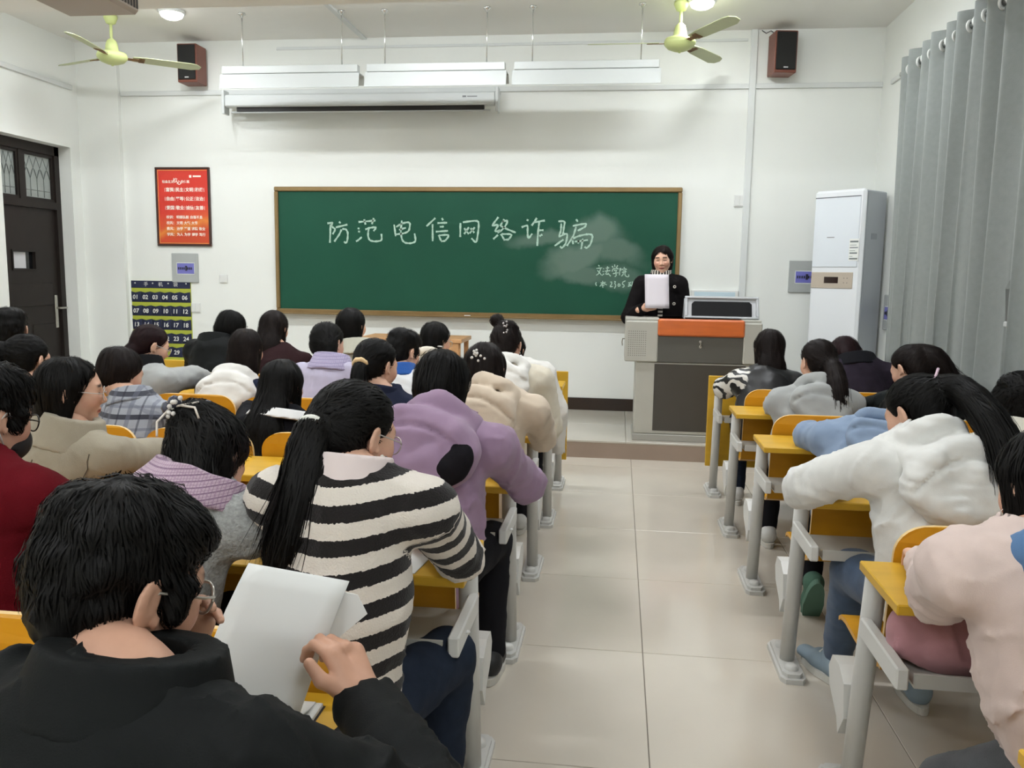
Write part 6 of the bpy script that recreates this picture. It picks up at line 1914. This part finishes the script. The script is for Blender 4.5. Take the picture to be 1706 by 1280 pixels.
# ================================================================== things on the desks and in hands
PAPER = mat('paper_white', (228, 229, 226), .8)
def sheet(name, label, cat, prof, xa, xb, lean, mt, th=.0012, group=None):
    """prof: list of (y, z); xa/xb: x limits; lean: x shift per metre of height"""
    b = A3((xa + xb) / 2, prof[0][0], prof[0][1]); V = []
    t = thing(name, label, cat, tuple(b), group=group)
    P = np.array(prof); n = len(P); m = 6
    for (y, z) in P:
        for j in range(m): V.append((xa + (xb - xa) * j / (m - 1) + lean * (z - P[0, 1]), y, z))
    i, j = np.meshgrid(np.arange(n - 1), np.arange(m - 1), indexing='ij'); q = (i * m + j).ravel()
    me = np_mesh('sheet', np.array(V) - b, np.stack([q, q + 1, q + m + 1, q + m], 1))
    o = link('sheet', me, mt, t); md = o.modifiers.new('thick', 'SOLIDIFY'); md.thickness = th; md.offset = 0
    return t, o
GRID = plaid_mat('grid_paper', (216, 217, 214), (196, 198, 198), (204, 206, 206), 130)
# the student's open notebook: base lying on the desk, a wad of pages bent up
nb = thing('notebook', 'open white notebook with pages lifted in the foreground student\'s hand', 'notebook', (-.57, 1.12, .753))
MB().box(-.115, .11, -.12, .125, 0, .007, .001).build('lower_pages', GRID, nb)
MB().box(-.118, .113, -.123, .128, -.0008, .0, 0).build('cover', mat('cover_black', (30, 28, 30), .6), nb)
pr = [(1.243, .762), (1.215, .765), (1.185, .772), (1.168, .79), (1.162, .82), (1.163, .86), (1.168, .90), (1.176, .94), (1.187, .98), (1.198, 1.008)]
V = []; m = 7
for k, (y, z) in enumerate(pr):
    sh = .005 + .42 * max(0, z - .785)
    for j in range(m):
        u = j / (m - 1)
        V.append((-.655 + .178 * u * (1 - .12 * (z - .76) / .25) + sh - (-.57), y - 1.12 + .012 * (u - .5) * (z > .8), z - .753 - .018 * u * (z > .775) - .006 * (z > .9) * (u - .5)))
i, j = np.meshgrid(np.arange(len(pr) - 1), np.arange(m - 1), indexing='ij'); q = (i * m + j).ravel()
o = link('lifted_pages', np_mesh('lifted_pages', np.array(V), np.stack([q, q + 1, q + m + 1, q + m], 1)), PAPER, nb)
md = o.modifiers.new('thick', 'SOLIDIFY'); md.thickness = .003; md.offset = 1
MB().prism([(.15, .14), (.20, .185), (.185, .215), (.15, .22), (.14, .15)], 1, .078, .0795).build('loose_page', PAPER, nb)
# phone beside it
t = thing('mobile_phone', 'black mobile phone on the nearest yellow desk', 'phone', (-.375, 1.19, .752), math.radians(-14))
MB().box(-.036, .036, -.075, .075, 0, .008, .003).build('case', mat('phone_black', (20, 21, 24), .3), t)
MB().box(-.033, .033, -.071, .071, .008, .0088).build('screen', mat('phone_screen', (24, 26, 32), .08), t)
# sheet held by the speaker
t = thing('paper_sheet', 'white sheet of paper held up by the standing speaker', 'paper', (.29, 6.985, 1.23))
V = []; n = 8
for k in range(n):
    for j in range(6):
        u = j / 5; v = k / (n - 1)
        V.append((-.085 + .195 * u + .012 * (1 - v), -.012 * math.sin(math.pi * u) + .05 * v - .02, -.03 + .275 * v - .045 * max(0, u - .65) * (1 - v) ** 2 * 0 - (.03 * (1 - u)) * 0))
i, j = np.meshgrid(np.arange(n - 1), np.arange(5), indexing='ij'); q = (i * 6 + j).ravel()
o = link('sheet', np_mesh('sheet', np.array(V), np.stack([q, q + 1, q + 7, q + 6], 1)), mat('paper_lilac', (214, 208, 214), .8), t)
md = o.modifiers.new('thick', 'SOLIDIFY'); md.thickness = .001; md.offset = 0
# pink bag in the book tray of the right block
t = thing('pink_bag', 'dusty pink fabric bag stuffed in the tray of the right block desk', 'bag', (.83, 2.02, .56))
S = Sdf(); S.u(rc((-.09, -.01, .07), (.16, .0, .075), .075, .075, (0, 1, 0), .9)); S.u(rc((-.05, -.05, .06), (.14, -.05, .05), .06, .055), .03)
S.cap(plane((0, 0, 0), (0, 0, -1)), .005); S.cap(plane((0, 0, .155), (0, 0, 1)), .01); S.disp(lambda P: .009 * noise(P, 12, 3) - .008 * np.exp(-(noise(P, 10, 8) / .14) ** 2))
V, Q = surf(S, (-.25, -.16, -.03), (.3, .13, .2), .008)
PBG = cloth('bag_pink', (176, 128, 134), bump=.15)
link('bag_body', np_mesh('bag_body', V, Q), PBG, t)
MB().tube([(.0, -.118, .13), (.03, -.125, .06), (.05, -.118, .0)], .002, 6).build('seam', mat('seam_dark', (90, 58, 64), .8), t)
# papers and books lying about
def flat(name, label, cat, x, y, z, w, h, th, rz, mt, group=None):
    t = thing(name, label, cat, (x, y, z), math.radians(rz), group=group)
    MB().box(-w / 2, w / 2, -h / 2, h / 2, 0, th, .0008).build('cover' if th > .004 else 'sheet', mt, t)
    if th > .004: MB().box(-w / 2 + .003, w / 2 + .001, -h / 2 + .003, h / 2 - .003, .0015, th - .0015).build('page_block', PAPER, t)
    return t
DZ = .7525
flat('paper_sheet', 'white paper on the front desk beside the aisle', 'paper', -.56, YK(4) - .19, DZ, .21, .15, .0015, 6, PAPER)
flat('book', 'grey book on the desk in front of the dark red sweater', 'book', -1.28, YK(0) - .26, DZ, .2, .14, .014, 12, mat('book_grey', (112, 110, 118), .6))
flat('book', 'open pale book in front of the grey hoodie in the right block', 'book', 1.02, YK(3) - .23, DZ, .2, .26, .01, -5, mat('book_cream', (216, 210, 196), .7))
flat('paper_sheet', 'paper in front of the white hoodie in the right block', 'paper', .93, YK(1) - .24, DZ, .21, .28, .0015, 8, PAPER)
flat('paper_sheet', 'paper under the arms of the striped sweater', 'paper', -.55, YK(0) - .25, DZ, .21, .28, .0015, -6, PAPER)
flat('book', 'thick white book on the desk beside the beige hoodie', 'book', -.78, YK(2) - .24, DZ, .19, .26, .02, 4, mat('book_white', (220, 220, 216), .6))
